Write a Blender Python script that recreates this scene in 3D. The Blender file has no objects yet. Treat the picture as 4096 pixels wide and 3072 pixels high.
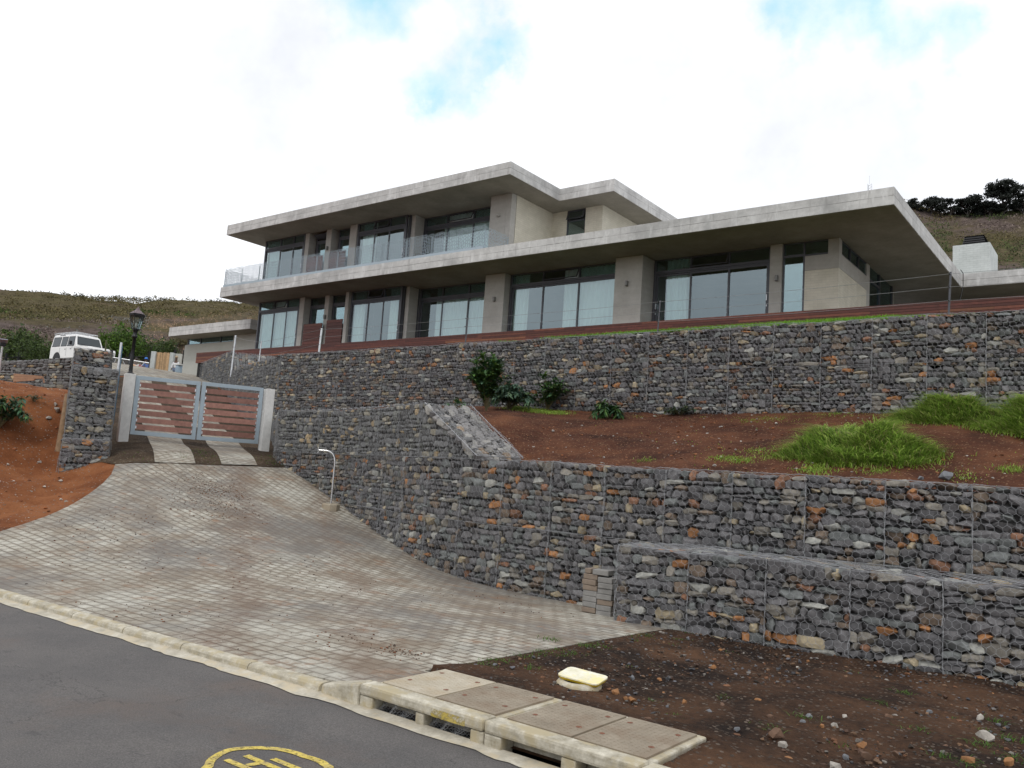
import bpy, bmesh, math, random
import numpy as np
from mathutils import Vector, Matrix, noise as mnoise

random.seed(7); rng = np.random.default_rng(7)
scene = bpy.context.scene
COL = scene.collection
R = math.radians

# ------------------------------------------------------------------ camera
F, AZ, PI_, RO = 3326.43, -0.659975, 0.1150307, 0.0682750      # focal length in px of a 4096 px wide frame, azimuth, pitch, roll
fw = np.array([math.sin(AZ)*math.cos(PI_), math.cos(AZ)*math.cos(PI_), math.sin(PI_)])
r0 = np.array([math.cos(AZ), -math.sin(AZ), 0.0]); u0 = np.cross(r0, fw)
CR = math.cos(RO)*r0 + math.sin(RO)*u0; CU = -math.sin(RO)*r0 + math.cos(RO)*u0
cam_d = bpy.data.cameras.new('camera'); cam = bpy.data.objects.new('camera', cam_d); COL.objects.link(cam)
cam_d.sensor_fit = 'HORIZONTAL'; cam_d.sensor_width = 36.0; cam_d.lens = F/4096*36.0
cam_d.clip_start = 0.05; cam_d.clip_end = 4000
cam.matrix_world = Matrix(((CR[0], CU[0], -fw[0], 0), (CR[1], CU[1], -fw[1], 0), (CR[2], CU[2], -fw[2], 0), (0, 0, 0, 1)))
scene.camera = cam
def ray(px, py):                       # direction of a photo pixel (4096 x 3072)
    return ((px-2048)*CR - (py-1536)*CU)/F + fw
def V2(x, y): return ray(x*1.8517, y*1.8517)

# ------------------------------------------------------------------ world, sun, exposure
w = bpy.data.worlds.new('World'); scene.world = w; w.use_nodes = True
nt = w.node_tree; nt.nodes.clear()
def WN(t, **k):
    n = nt.nodes.new(t)
    for a, b in k.items(): setattr(n, a, b)
    return n
WL = nt.links.new
sky = WN('ShaderNodeTexSky', sky_type='NISHITA', sun_disc=False)
sky.sun_elevation = R(52); sky.sun_rotation = R(160)
bg1 = WN('ShaderNodeBackground'); bg1.inputs['Strength'].default_value = 0.15
skm = WN('ShaderNodeMixRGB', blend_type='MULTIPLY'); skm.inputs[0].default_value = 1; skm.inputs[2].default_value = (0.75, 1.0, 1.0, 1)
WL(sky.outputs[0], skm.inputs[1]); WL(skm.outputs[0], bg1.inputs['Color'])
tc = WN('ShaderNodeTexCoord')
nz = WN('ShaderNodeTexNoise'); nz.inputs['Scale'].default_value = 3.4; nz.inputs['Detail'].default_value = 6; nz.inputs['Roughness'].default_value = .58
WL(tc.outputs['Generated'], nz.inputs['Vector'])
cr = WN('ShaderNodeValToRGB'); cr.color_ramp.elements[0].position = .30; cr.color_ramp.elements[0].color = (.86, .89, .95, 1)
cr.color_ramp.elements[1].position = .72; cr.color_ramp.elements[1].color = (1.36, 1.38, 1.42, 1)
WL(nz.outputs['Fac'], cr.inputs['Fac'])
bg2 = WN('ShaderNodeBackground'); bg2.inputs['Strength'].default_value = 0.90; WL(cr.outputs[0], bg2.inputs['Color'])
# gaps in the cloud: soft spots on the sky dome, broken by noise
nz2 = WN('ShaderNodeTexNoise'); nz2.inputs['Scale'].default_value = 11; nz2.inputs['Detail'].default_value = 7
WL(tc.outputs['Generated'], nz2.inputs['Vector'])
def wmath(op, a, b=None, clamp=False):
    n = WN('ShaderNodeMath', operation=op); n.use_clamp = clamp
    for i, x in enumerate((a, b)):
        if x is None: continue
        if isinstance(x, (int, float)): n.inputs[i].default_value = x
        else: WL(x, n.inputs[i])
    return n.outputs[0]
wv = WN('ShaderNodeTexNoise'); wv.inputs['Scale'].default_value = 6.5; wv.inputs['Detail'].default_value = 9; wv.inputs['Roughness'].default_value = .62; WL(tc.outputs['Generated'], wv.inputs['Vector'])
wa = WN('ShaderNodeVectorMath', operation='MULTIPLY_ADD'); WL(wv.outputs['Color'], wa.inputs[0]); wa.inputs[1].default_value = (.20, .20, .20); WL(tc.outputs['Generated'], wa.inputs[2])
wb = WN('ShaderNodeVectorMath', operation='SUBTRACT'); WL(wa.outputs[0], wb.inputs[0]); wb.inputs[1].default_value = (.10, .10, .10)
tot = None
for (vx, vy, rad, amt) in [(830, 5, .10, 1.0), (895, 60, .08, .9), (965, 115, .07, .9), (1050, 155, .055, .9), (1008, 215, .06, .6), (1015, 285, .05, .35),
                           (1735, 25, .07, .85), (1900, 85, .09, 1.0), (2110, 60, .065, .65), (1820, 50, .055, .45), (2010, 80, .06, .5)]:
    d = V2(vx, vy); d = d/np.linalg.norm(d)
    vm = WN('ShaderNodeVectorMath', operation='DISTANCE'); WL(wb.outputs[0], vm.inputs[0]); vm.inputs[1].default_value = tuple(d)
    m = wmath('MULTIPLY', wmath('SUBTRACT', 1.0, wmath('DIVIDE', vm.outputs['Value'], rad), True), amt)
    tot = m if tot is None else wmath('MAXIMUM', tot, m)
gap = wmath('MULTIPLY', wmath('MULTIPLY', wmath('ADD', wmath('MULTIPLY', tot, .9), wmath('MULTIPLY', wmath('SUBTRACT', nz2.outputs['Fac'], .53), 3.4)), wmath('MULTIPLY', tot, 2.5, True), True), .80, True)
bg3 = WN('ShaderNodeBackground'); bg3.inputs['Strength'].default_value = 1.0; bg3.inputs['Color'].default_value = (.40, .86, 1.0, 1)   # thin veil lit through
mv = WN('ShaderNodeMixShader'); mv.inputs[0].default_value = .25; WL(bg3.outputs[0], mv.inputs[1]); WL(bg1.outputs[0], mv.inputs[2])
mx = WN('ShaderNodeMixShader'); WL(gap, mx.inputs[0]); WL(bg2.outputs[0], mx.inputs[1]); WL(mv.outputs[0], mx.inputs[2])
wo = WN('ShaderNodeOutputWorld'); WL(mx.outputs[0], wo.inputs['Surface'])

sd = bpy.data.lights.new('sun', 'SUN'); sd.energy = 0.9; sd.angle = R(14); sd.color = (1, .96, .9)
sun = bpy.data.objects.new('sun', sd); COL.objects.link(sun)
se, sa = R(52), R(160)
sv = Vector((math.sin(sa)*math.cos(se), math.cos(sa)*math.cos(se), math.sin(se)))
sun.rotation_euler = sv.to_track_quat('Z', 'Y').to_euler()
scene.view_settings.view_transform = 'Standard'; scene.view_settings.look = 'None'
scene.view_settings.exposure = 0.14; scene.view_settings.gamma = 1.0; scene.view_settings.use_curve_mapping = False
scene.render.engine = 'CYCLES'
scene.cycles.max_bounces = 8; scene.cycles.transparent_max_bounces = 16

# ------------------------------------------------------------------ materials
MATS = {}
def nodes(name):
    m = bpy.data.materials.new(name); m.use_nodes = True
    t = m.node_tree; b = t.nodes['Principled BSDF']
    return m, t, b
def N(t, typ, **k):
    n = t.nodes.new(typ)
    for a, b in k.items(): setattr(n, a, b)
    return n
def ramp(t, fac, stops):
    r = N(t, 'ShaderNodeValToRGB'); e = r.color_ramp.elements
    while len(e) < len(stops): e.new(.5)
    for i, (p, c) in enumerate(stops):
        e[i].position = p; e[i].color = (*c, 1)
    t.links.new(fac, r.inputs['Fac']); return r.outputs['Color']
def tex(t, scale, detail=5, rough=.55, vec=None, dist=0, kind='ShaderNodeTexNoise'):
    n = N(t, kind); n.inputs['Scale'].default_value = scale
    if kind == 'ShaderNodeTexNoise':
        n.inputs['Detail'].default_value = detail; n.inputs['Roughness'].default_value = rough; n.inputs['Distortion'].default_value = dist
    if vec is not None: t.links.new(vec, n.inputs['Vector'])
    return n
def objc(t, sc=(1, 1, 1), rot=(0, 0, 0)):
    c = N(t, 'ShaderNodeTexCoord'); mp = N(t, 'ShaderNodeMapping'); mp.inputs['Scale'].default_value = sc; mp.inputs['Rotation'].default_value = rot
    t.links.new(c.outputs['Object'], mp.inputs['Vector']); return mp.outputs['Vector']
def mixc(t, fac, a, b, mode='MIX'):
    n = N(t, 'ShaderNodeMixRGB', blend_type=mode)
    for i, x in zip((0, 1, 2), (fac, a, b)):
        if isinstance(x, (int, float)): n.inputs[i].default_value = x
        elif isinstance(x, tuple): n.inputs[i].default_value = (*x, 1)
        else: t.links.new(x, n.inputs[i])
    return n.outputs[0]
def mth(t, op, a, b=None, clamp=False):
    n = N(t, 'ShaderNodeMath', operation=op); n.use_clamp = clamp
    for i, x in enumerate((a, b)):
        if x is None: continue
        if isinstance(x, (int, float)): n.inputs[i].default_value = x
        else: t.links.new(x, n.inputs[i])
    return n.outputs[0]
def bump(t, b, h, strength=.5, dist=.02):
    n = N(t, 'ShaderNodeBump'); n.inputs['Strength'].default_value = strength; n.inputs['Distance'].default_value = dist
    t.links.new(h, n.inputs['Height']); t.links.new(n.outputs[0], b.inputs['Normal'])
def simple(name, col, rough=.6, metal=0, var=.12, scale=8, bmp=0.15, bd=.005):
    m, t, b = nodes(name)
    v = objc(t); n = tex(t, scale, 6, .6, v)
    c = ramp(t, n.outputs['Fac'], [(.3, tuple(x*(1-var) for x in col)), (.7, tuple(min(1, x*(1+var)) for x in col))])
    t.links.new(c, b.inputs['Base Color']); b.inputs['Roughness'].default_value = rough; b.inputs['Metallic'].default_value = metal
    if bmp: bump(t, b, tex(t, scale*6, 4, .6, v).outputs['Fac'], bmp, bd)
    MATS[name] = m; return m
def attr_mat(name, rough=.8, nscale=14, nvar=.35, bmp=.5, bd=.01, spec=.3, trans=0):
    m, t, b = nodes(name)
    a = N(t, 'ShaderNodeAttribute', attribute_name='col'); v = objc(t)
    n = tex(t, nscale, 6, .65, v)
    g = ramp(t, n.outputs['Fac'], [(.25, (1-nvar,)*3), (.75, (1+nvar,)*3)])
    c = mixc(t, 1.0, a.outputs['Color'], g, 'MULTIPLY')
    t.links.new(c, b.inputs['Base Color']); b.inputs['Roughness'].default_value = rough
    b.inputs['Specular IOR Level'].default_value = spec
    if bmp: bump(t, b, tex(t, nscale*2.5, 5, .7, v).outputs['Fac'], bmp, bd)
    if trans:
        tr = N(t, 'ShaderNodeBsdfTranslucent'); t.links.new(c, tr.inputs['Color'])
        ms = N(t, 'ShaderNodeMixShader'); ms.inputs[0].default_value = trans
        t.links.new(b.outputs[0], ms.inputs[1]); t.links.new(tr.outputs[0], ms.inputs[2])
        t.links.new(ms.outputs[0], t.nodes['Material Output'].inputs['Surface'])
    MATS[name] = m; return m

M_stone = attr_mat('stone', .82, 16, .38, .7, .012, .35)
M_leaf = attr_mat('leaf', .6, 3, .18, 0, 0, .3, .22)
M_grass = attr_mat('grass_blade', .5, 3, .15, 0, 0, .25, .5)
M_hill_plant = attr_mat('hill_plant', .9, .6, .2, 0, 0, .1)
M_wood_attr = attr_mat('hardwood', .5, 9, .3, .2, .003, .4)
M_wire = simple('galvanised_wire', (.30, .305, .315), .6, .2, .25, 30, 0)
M_frame = simple('anthracite_aluminium', (.075, .078, .090), .42, .1, .1, 3, 0)
M_black = simple('black_metal', (.014, .014, .016), .4, .3, .3, 10, 0)
M_steel = simple('galvanised_steel', (.62, .64, .66), .35, .6, .08, 6, 0)
M_stainless = simple('stainless_steel', (.6, .6, .6), .22, .9, .05, 6, 0)
M_curtain = simple('curtain_cloth', (.88, .89, .88), .9, 0, .04, 3, 0)
M_inside = simple('interior_wall', (.22, .21, .19), .9, 0, .1, 1, 0)
M_gateframe = simple('grey_gate_paint', (.33, .40, .45), .4, .1, .05, 5, 0)
M_post = simple('cast_concrete_post', (.62, .62, .60), .85, 0, .1, 12, .3, .004)
M_dark = simple('dark_void', (.012, .012, .012), .9, 0, .1, 2, 0)  # near-black standing in for shade under the deck and inside the drains
M_yellow = simple('yellow_plastic', (.70, .50, .03), .65, 0, .08, 9, 0)
M_lamp = simple('grey_wall_lamp', (.20, .20, .19), .5, .2, .08, 9, 0)

def concrete(name, lo, hi, ycol=None, sc=1.0, spots=True, lines=()):
    m, t, b = nodes(name); v = objc(t, (1, 1, 1))
    n1 = tex(t, 1.1*sc, 8, .62, v); n2 = tex(t, 7*sc, 8, .7, v); v3 = objc(t, (.35, .35, 3)); n3 = tex(t, 2*sc, 5, .6, v3)
    f = mth(t, 'ADD', mth(t, 'MULTIPLY', n1.outputs['Fac'], .5), mth(t, 'ADD', mth(t, 'MULTIPLY', n2.outputs['Fac'], .25), mth(t, 'MULTIPLY', n3.outputs['Fac'], .25)))
    c = ramp(t, f, [(.36, lo), (.5, tuple((a+q)/2 for a, q in zip(lo, hi))), (.62, hi)])
    if ycol:
        c = mixc(t, ramp(t, tex(t, .9*sc, 6, .6, v).outputs['Fac'], [(.48, (0, 0, 0)), (.62, (1, 1, 1))]), c, ycol)
    if spots:
        vo = N(t, 'ShaderNodeTexVoronoi'); vo.inputs['Scale'].default_value = 9*sc; t.links.new(v, vo.inputs['Vector'])
        s = ramp(t, vo.outputs['Distance'], [(.03, (1, 1, 1)), (.07, (0, 0, 0))])
        c = mixc(t, s, c, tuple(x*.55 for x in lo))
    if lines:                                            # formwork joints and lime runs cast into the slab edges
        sp_ = N(t, 'ShaderNodeSeparateXYZ'); t.links.new(v, sp_.inputs[0]); wn = tex(t, 2.2, 4, .6, objc(t, (1, 1, .1)))
        zz = mth(t, 'ADD', sp_.outputs[2], mth(t, 'MULTIPLY', mth(t, 'SUBTRACT', wn.outputs['Fac'], .5), .035)); msk = None
        for z_ in lines:
            q = mth(t, 'LESS_THAN', mth(t, 'ABSOLUTE', mth(t, 'SUBTRACT', zz, z_)), .011); msk = q if msk is None else mth(t, 'MAXIMUM', msk, q)
        br_ = mth(t, 'MULTIPLY', msk, ramp(t, tex(t, 1.7, 4, .6, v).outputs['Fac'], [(.35, (.25,)*3), (.6, (.85,)*3)]))
        c = mixc(t, br_, c, (.13, .125, .115))
        c = mixc(t, ramp(t, tex(t, 3.2, 6, .7, objc(t, (1, 1, .25), (0, 0, .3))).outputs['Fac'], [(.52, (0, 0, 0)), (.68, (.75,)*3)]), c, (.70, .70, .69))
        c = mixc(t, ramp(t, tex(t, .8, 6, .7, objc(t, (1, 1, 1), (0, 1, .3))).outputs['Fac'], [(.47, (0, 0, 0)), (.66, (.65,)*3)]), c, (.28, .28, .275))
        c = mixc(t, ramp(t, tex(t, 6, 5, .75, objc(t, (1, 1, .12), (0, 0, .3))).outputs['Fac'], [(.56, (0, 0, 0)), (.68, (.5,)*3)]), c, (.24, .23, .22))
    t.links.new(c, b.inputs['Base Color']); b.inputs['Roughness'].default_value = .88
    bump(t, b, f, .5, .012); MATS[name] = m; return m
M_conc = concrete('board_marked_concrete', (.40, .395, .385), (.64, .635, .62), lines=(11.842, 8.552, 7.262))
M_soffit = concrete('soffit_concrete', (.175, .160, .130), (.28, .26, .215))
M_pillar = concrete('plastered_pillar', (.34, .33, .30), (.46, .45, .42), None, 1.2)
M_kerb = concrete('kerb_concrete', (.22, .19, .13), (.62, .58, .48), (.40, .34, .22), 7)
M_cover = concrete('cover_concrete', (.26, .22, .16), (.40, .35, .27), (.30, .24, .17), 2.5)
M_channel = concrete('gutter_concrete', (.28, .25, .19), (.58, .54, .45), (.48, .41, .29), 6)

def brickwall(name, lo, hi):
    m, t, b = nodes(name); v = objc(t)
    sep = N(t, 'ShaderNodeSeparateXYZ'); t.links.new(v, sep.inputs[0])
    cb = N(t, 'ShaderNodeCombineXYZ'); t.links.new(mth(t, 'ADD', sep.outputs[0], sep.outputs[1]), cb.inputs[0]); t.links.new(sep.outputs[2], cb.inputs[1])
    br = N(t, 'ShaderNodeTexBrick'); br.inputs['Scale'].default_value = 1.0
    br.inputs['Brick Width'].default_value = .24; br.inputs['Row Height'].default_value = .085; br.inputs['Mortar Size'].default_value = .007; br.inputs['Mortar Smooth'].default_value = .6
    br.inputs['Color1'].default_value = (1, 1, 1, 1); br.inputs['Color2'].default_value = (.93, .93, .93, 1); br.inputs['Mortar'].default_value = (.82, .82, .82, 1)
    nv = tex(t, 3, 3, .5, v); va = N(t, 'ShaderNodeVectorMath', operation='MULTIPLY_ADD')
    t.links.new(nv.outputs['Color'], va.inputs[0]); va.inputs[1].default_value = (.02, .02, .02); t.links.new(cb.outputs[0], va.inputs[2])
    t.links.new(va.outputs[0], br.inputs['Vector'])
    n = tex(t, 2, 6, .6, v)
    c = ramp(t, n.outputs['Fac'], [(.3, lo), (.7, hi)])
    t.links.new(mixc(t, 1, c, br.outputs['Color'], 'MULTIPLY'), b.inputs['Base Color']); b.inputs['Roughness'].default_value = .85
    hh = mth(t, 'ADD', mth(t, 'MULTIPLY', br.outputs['Fac'], -1), mth(t, 'MULTIPLY', tex(t, 25, 4, .6, v).outputs['Fac'], .5))
    bump(t, b, hh, .5, .012); MATS[name] = m; return m
M_brick = brickwall('bagged_brick', (.58, .55, .45), (.70, .665, .56))
M_whitebrick = brickwall('white_brick', (.45, .48, .465), (.56, .59, .575))
M_render = concrete('painted_render', (.40, .40, .36), (.48, .48, .44), None, .8, False)

def glass_mat(name, tint, refl, rough=.01):
    m, t, b = nodes(name); t.nodes.remove(b)
    tr = N(t, 'ShaderNodeBsdfTransparent'); tr.inputs['Color'].default_value = (*tint, 1)
    gl = N(t, 'ShaderNodeBsdfGlossy'); gl.inputs['Roughness'].default_value = rough; gl.inputs['Color'].default_value = (.75, .90, .95, 1)
    fr = N(t, 'ShaderNodeLayerWeight'); fr.inputs['Blend'].default_value = .35
    f = mth(t, 'ADD', mth(t, 'MULTIPLY', fr.outputs['Fresnel'], .6), refl, True)
    ms = N(t, 'ShaderNodeMixShader'); t.links.new(f, ms.inputs[0]); t.links.new(tr.outputs[0], ms.inputs[1]); t.links.new(gl.outputs[0], ms.inputs[2])
    t.links.new(ms.outputs[0], t.nodes['Material Output'].inputs['Surface'])
    bn = N(t, 'ShaderNodeBump'); bn.inputs['Strength'].default_value = .03; bn.inputs['Distance'].default_value = .02
    t.links.new(tex(t, .8, 2, .5, objc(t)).outputs['Fac'], bn.inputs['Height']); t.links.new(bn.outputs[0], gl.inputs['Normal'])
    return m
M_glass = glass_mat('window_glass', (.72, .84, .82), .21)
M_carglass = glass_mat('car_glass', (.4, .45, .45), .16)
M_lampglass = glass_mat('lantern_glass', (.85, .9, .88), .12, .15)

def asphalt():
    m, t, b = nodes('asphalt'); v = objc(t)
    n1 = tex(t, 1.3, 6, .6, v); n2 = tex(t, 90, 3, .8, v); n3 = tex(t, 45, 4, .7, v)
    c = ramp(t, n1.outputs['Fac'], [(.3, (.078, .074, .073)), (.7, (.118, .108, .102))])
    sp = N(t, 'ShaderNodeTexVoronoi'); sp.inputs['Scale'].default_value = 60; t.links.new(v, sp.inputs['Vector'])
    c = mixc(t, 1, c, ramp(t, n2.outputs['Fac'], [(.35, (.6,)*3), (.65, (1.4,)*3)]), 'MULTIPLY')
    c = mixc(t, ramp(t, sp.outputs['Distance'], [(.05, (.6,)*3), (.14, (0, 0, 0))]), c, (.30, .29, .27))
    c = mixc(t, ramp(t, tex(t, 3.2, 6, .7, objc(t, (1, 2.5, 1))).outputs['Fac'], [(.62, (0, 0, 0)), (.66, (.55,)*3)]), c, (.055, .052, .052))
    dirt = ramp(t, tex(t, .7, 7, .65, v).outputs['Fac'], [(.52, (0, 0, 0)), (.72, (.5,)*3)])
    c = mixc(t, dirt, c, (.14, .095, .07))
    vc = N(t, 'ShaderNodeTexVoronoi', feature='DISTANCE_TO_EDGE'); vc.inputs['Scale'].default_value = .55; wn = tex(t, 2.5, 6, .7, v); vm_ = N(t, 'ShaderNodeVectorMath', operation='MULTIPLY_ADD'); t.links.new(wn.outputs['Color'], vm_.inputs[0]); vm_.inputs[1].default_value = (.5, .5, .5); t.links.new(v, vm_.inputs[2]); t.links.new(vm_.outputs[0], vc.inputs['Vector'])
    ck = mth(t, 'MULTIPLY', mth(t, 'LESS_THAN', vc.outputs['Distance'], .0022), mth(t, 'GREATER_THAN', n1.outputs['Fac'], .50))
    c = mixc(t, mth(t, 'MULTIPLY', ck, .7), c, (.03, .028, .027))
    t.links.new(c, b.inputs['Base Color']); b.inputs['Roughness'].default_value = .8
    bump(t, b, mth(t, 'ADD', n2.outputs['Fac'], n3.outputs['Fac']), .8, .006); return m
M_asphalt = asphalt()

def paving(name='paver', dirt_amt=1.0, rowdir=0.0):
    m, t, b = nodes(name); v = objc(t, (1, 1, 1), (0, 0, rowdir))
    nv = tex(t, 4, 3, .5, v); va = N(t, 'ShaderNodeVectorMath', operation='MULTIPLY_ADD')
    t.links.new(nv.outputs['Color'], va.inputs[0]); va.inputs[1].default_value = (.018, .018, 0); t.links.new(v, va.inputs[2])
    def brk(mort, smooth):
        br = N(t, 'ShaderNodeTexBrick'); br.inputs['Scale'].default_value = 1
        br.inputs['Brick Width'].default_value = .22; br.inputs['Row Height'].default_value = .155; br.inputs['Mortar Size'].default_value = mort; br.inputs['Mortar Smooth'].default_value = smooth
        br.inputs['Color1'].default_value = (.47, .45, .385, 1); br.inputs['Color2'].default_value = (.31, .285, .23, 1); br.inputs['Mortar'].default_value = (.075, .055, .038, 1)
        br.inputs['Bias'].default_value = -.1; t.links.new(va.outputs[0], br.inputs['Vector']); return br
    br = brk(.009, .3); bw = brk(.055, 1.0)
    c = br.outputs['Color']
    c = mixc(t, 1, c, ramp(t, tex(t, 55, 4, .8, v).outputs['Fac'], [(.3, (.68,)*3), (.7, (1.3,)*3)]), 'MULTIPLY')
    # grime lodged round each paver, scrubbed centres
    c = mixc(t, mth(t, 'MULTIPLY', bw.outputs['Fac'], ramp(t, tex(t, 1.3, 5, .7, v).outputs['Fac'], [(.3, (.1,)*3), (.65, (.75,)*3)])), c, (.16, .13, .095))
    c = mixc(t, ramp(t, tex(t, .55, 5, .6, v, .4).outputs['Fac'], [(.48, (0, 0, 0)), (.66, (.35,)*3)]), c, (.45, .44, .385))
    c = mixc(t, ramp(t, tex(t, .8, 8, .75, objc(t, (1, 1.6, 1), (0, 0, .5))).outputs['Fac'], [(.43, (0, 0, 0)), (.60, (.8*dirt_amt,)*3)]), c, (.165, .122, .082))
    c = mixc(t, ramp(t, tex(t, .42, 7, .7, objc(t, (1, 1, 1), (1, 0, 0))).outputs['Fac'], [(.47, (0, 0, 0)), (.62, (.7,)*3)]), c, (.135, .125, .115))
    c = mixc(t, ramp(t, tex(t, 10, 6, .8, v).outputs['Fac'], [(.56, (0, 0, 0)), (.66, (.7*dirt_amt,)*3)]), c, (.17, .11, .07))
    c = mixc(t, ramp(t, tex(t, 1.6, 7, .8, objc(t, (1, 1, 1), (0, 2, 1))).outputs['Fac'], [(.56, (0, 0, 0)), (.68, (.75*dirt_amt,)*3)]), c, (.23, .125, .065))
    if name == 'paver':
        sv_ = N(t, 'ShaderNodeSeparateXYZ'); t.links.new(v, sv_.inputs[0])
        wn = tex(t, .9, 4, .6, v); off = mth(t, 'MULTIPLY', mth(t, 'SUBTRACT', wn.outputs['Fac'], .5), 1.6)
        # tracks follow y = 12.6 + .62 (x + 19) bending towards the road
        xx = mth(t, 'ADD', sv_.outputs[0], 19.0); yl = mth(t, 'SUBTRACT', 12.4, mth(t, 'MULTIPLY', mth(t, 'POWER', mth(t, 'MAXIMUM', xx, .01), 1.35), .27))
        for o_, wd_, am in ((0, .55, .75), (-1.9, .45, .5)):
            dd = mth(t, 'ABSOLUTE', mth(t, 'ADD', mth(t, 'SUBTRACT', sv_.outputs[1], yl), mth(t, 'ADD', off, o_)))
            m_ = mth(t, 'MULTIPLY', mth(t, 'SUBTRACT', 1.0, mth(t, 'DIVIDE', dd, wd_), True), ramp(t, tex(t, 7, 7, .8, v).outputs['Fac'], [(.35, (0, 0, 0)), (.6, (am,)*3)]))
            c = mixc(t, m_, c, (.13, .078, .05))
    t.links.new(c, b.inputs['Base Color']); b.inputs['Roughness'].default_value = .85
    h = mth(t, 'ADD', mth(t, 'MULTIPLY', br.outputs['Fac'], -1.2), mth(t, 'MULTIPLY', tex(t, 60, 3, .6, v).outputs['Fac'], .5))
    bump(t, b, h, .8, .008); return m
M_paving = paving()
M_paving2 = paving('old_paver', .8, R(66))

def soil(name, stops, grav=.3, speck=(.35, .30, .25)):
    m, t, b = nodes(name); v = objc(t)
    n1 = tex(t, .9, 8, .62, v, .3); n2 = tex(t, 22, 5, .75, v)
    f = mth(t, 'ADD', mth(t, 'MULTIPLY', n1.outputs['Fac'], .72), mth(t, 'MULTIPLY', n2.outputs['Fac'], .28))
    c = ramp(t, f, stops)
    vo = N(t, 'ShaderNodeTexVoronoi'); vo.inputs['Scale'].default_value = 28; t.links.new(v, vo.inputs['Vector'])
    sepc = N(t, 'ShaderNodeSeparateColor'); t.links.new(vo.outputs['Color'], sepc.inputs[0])
    pick = mth(t, 'GREATER_THAN', sepc.outputs[0], 1-grav)
    near = mth(t, 'LESS_THAN', vo.outputs['Distance'], .42)
    pc = ramp(t, sepc.outputs[1], [(0, tuple(x*.35 for x in speck)), (.6, tuple(x*.7 for x in speck)), (1, speck)])
    c = mixc(t, mth(t, 'MULTIPLY', pick, near), c, pc)
    t.links.new(c, b.inputs['Base Color']); b.inputs['Roughness'].default_value = .95; b.inputs['Specular IOR Level'].default_value = .15
    h = mth(t, 'ADD', n2.outputs['Fac'], mth(t, 'MULTIPLY', mth(t, 'MULTIPLY', pick, near), .6))
    h = mth(t, 'ADD', h, tex(t, 60, 4, .7, v).outputs['Fac'])
    bump(t, b, h, .9, .03); return m
M_orange = soil('orange_soil', [(.34, (.10, .036, .016)), (.46, (.20, .070, .027)), (.62, (.30, .12, .05))], .10)
M_verge = soil('verge_soil', [(.36, (.015, .011, .010)), (.44, (.034, .021, .015)), (.51, (.070, .038, .023)), (.63, (.125, .066, .037))], .25, (.18, .14, .11))
M_terrace = soil('terrace_soil', [(.36, (.034, .015, .010)), (.48, (.085, .033, .019)), (.64, (.165, .068, .034))], .25, (.30, .17, .10))
M_mulch = soil('mulch_soil', [(.35, (.022, .016, .011)), (.5, (.062, .042, .028)), (.64, (.12, .085, .055))], .2, (.28, .24, .18))
M_lawnsoil = soil('lawn_soil', [(.35, (.05, .07, .02)), (.6, (.12, .16, .04))], .0)

def hillm():
    m, t, b = nodes('hillside'); v = objc(t)
    n1 = tex(t, .018, 8, .68, v, .5); n2 = tex(t, .35, 8, .8, v); n3 = tex(t, .05, 6, .7, objc(t, (1, 1, 1), (0, 0, 1)))
    c = ramp(t, n1.outputs['Fac'], [(.32, (.10, .08, .072)), (.44, (.145, .112, .10)), (.52, (.12, .098, .06)), (.62, (.115, .098, .05)), (.72, (.08, .09, .04))])
    c = mixc(t, ramp(t, n3.outputs['Fac'], [(.55, (0, 0, 0)), (.7, (.8,)*3)]), c, (.20, .145, .095))
    c = mixc(t, 1, c, ramp(t, n2.outputs['Fac'], [(.3, (.45,)*3), (.7, (1.5,)*3)]), 'MULTIPLY')
    t.links.new(c, b.inputs['Base Color']); b.inputs['Roughness'].default_value = 1; b.inputs['Specular IOR Level'].default_value = .05
    bump(t, b, n2.outputs['Fac'], 1, 1.2); return m
M_hill = hillm()

def chip(mt, lo, hi, sc):
    t = mt.node_tree; b = t.nodes['Principled BSDF']; tr = N(t, 'ShaderNodeBsdfTransparent'); ms = N(t, 'ShaderNodeMixShader'); vo = objc(t)
    f = ramp(t, tex(t, sc, 7, .8, vo).outputs['Fac'], [(lo, (0, 0, 0)), (hi, (1, 1, 1))]); t.links.new(f, ms.inputs[0]); t.links.new(b.outputs[0], ms.inputs[1]); t.links.new(tr.outputs[0], ms.inputs[2]); t.links.new(ms.outputs[0], t.nodes['Material Output'].inputs['Surface'])

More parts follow.
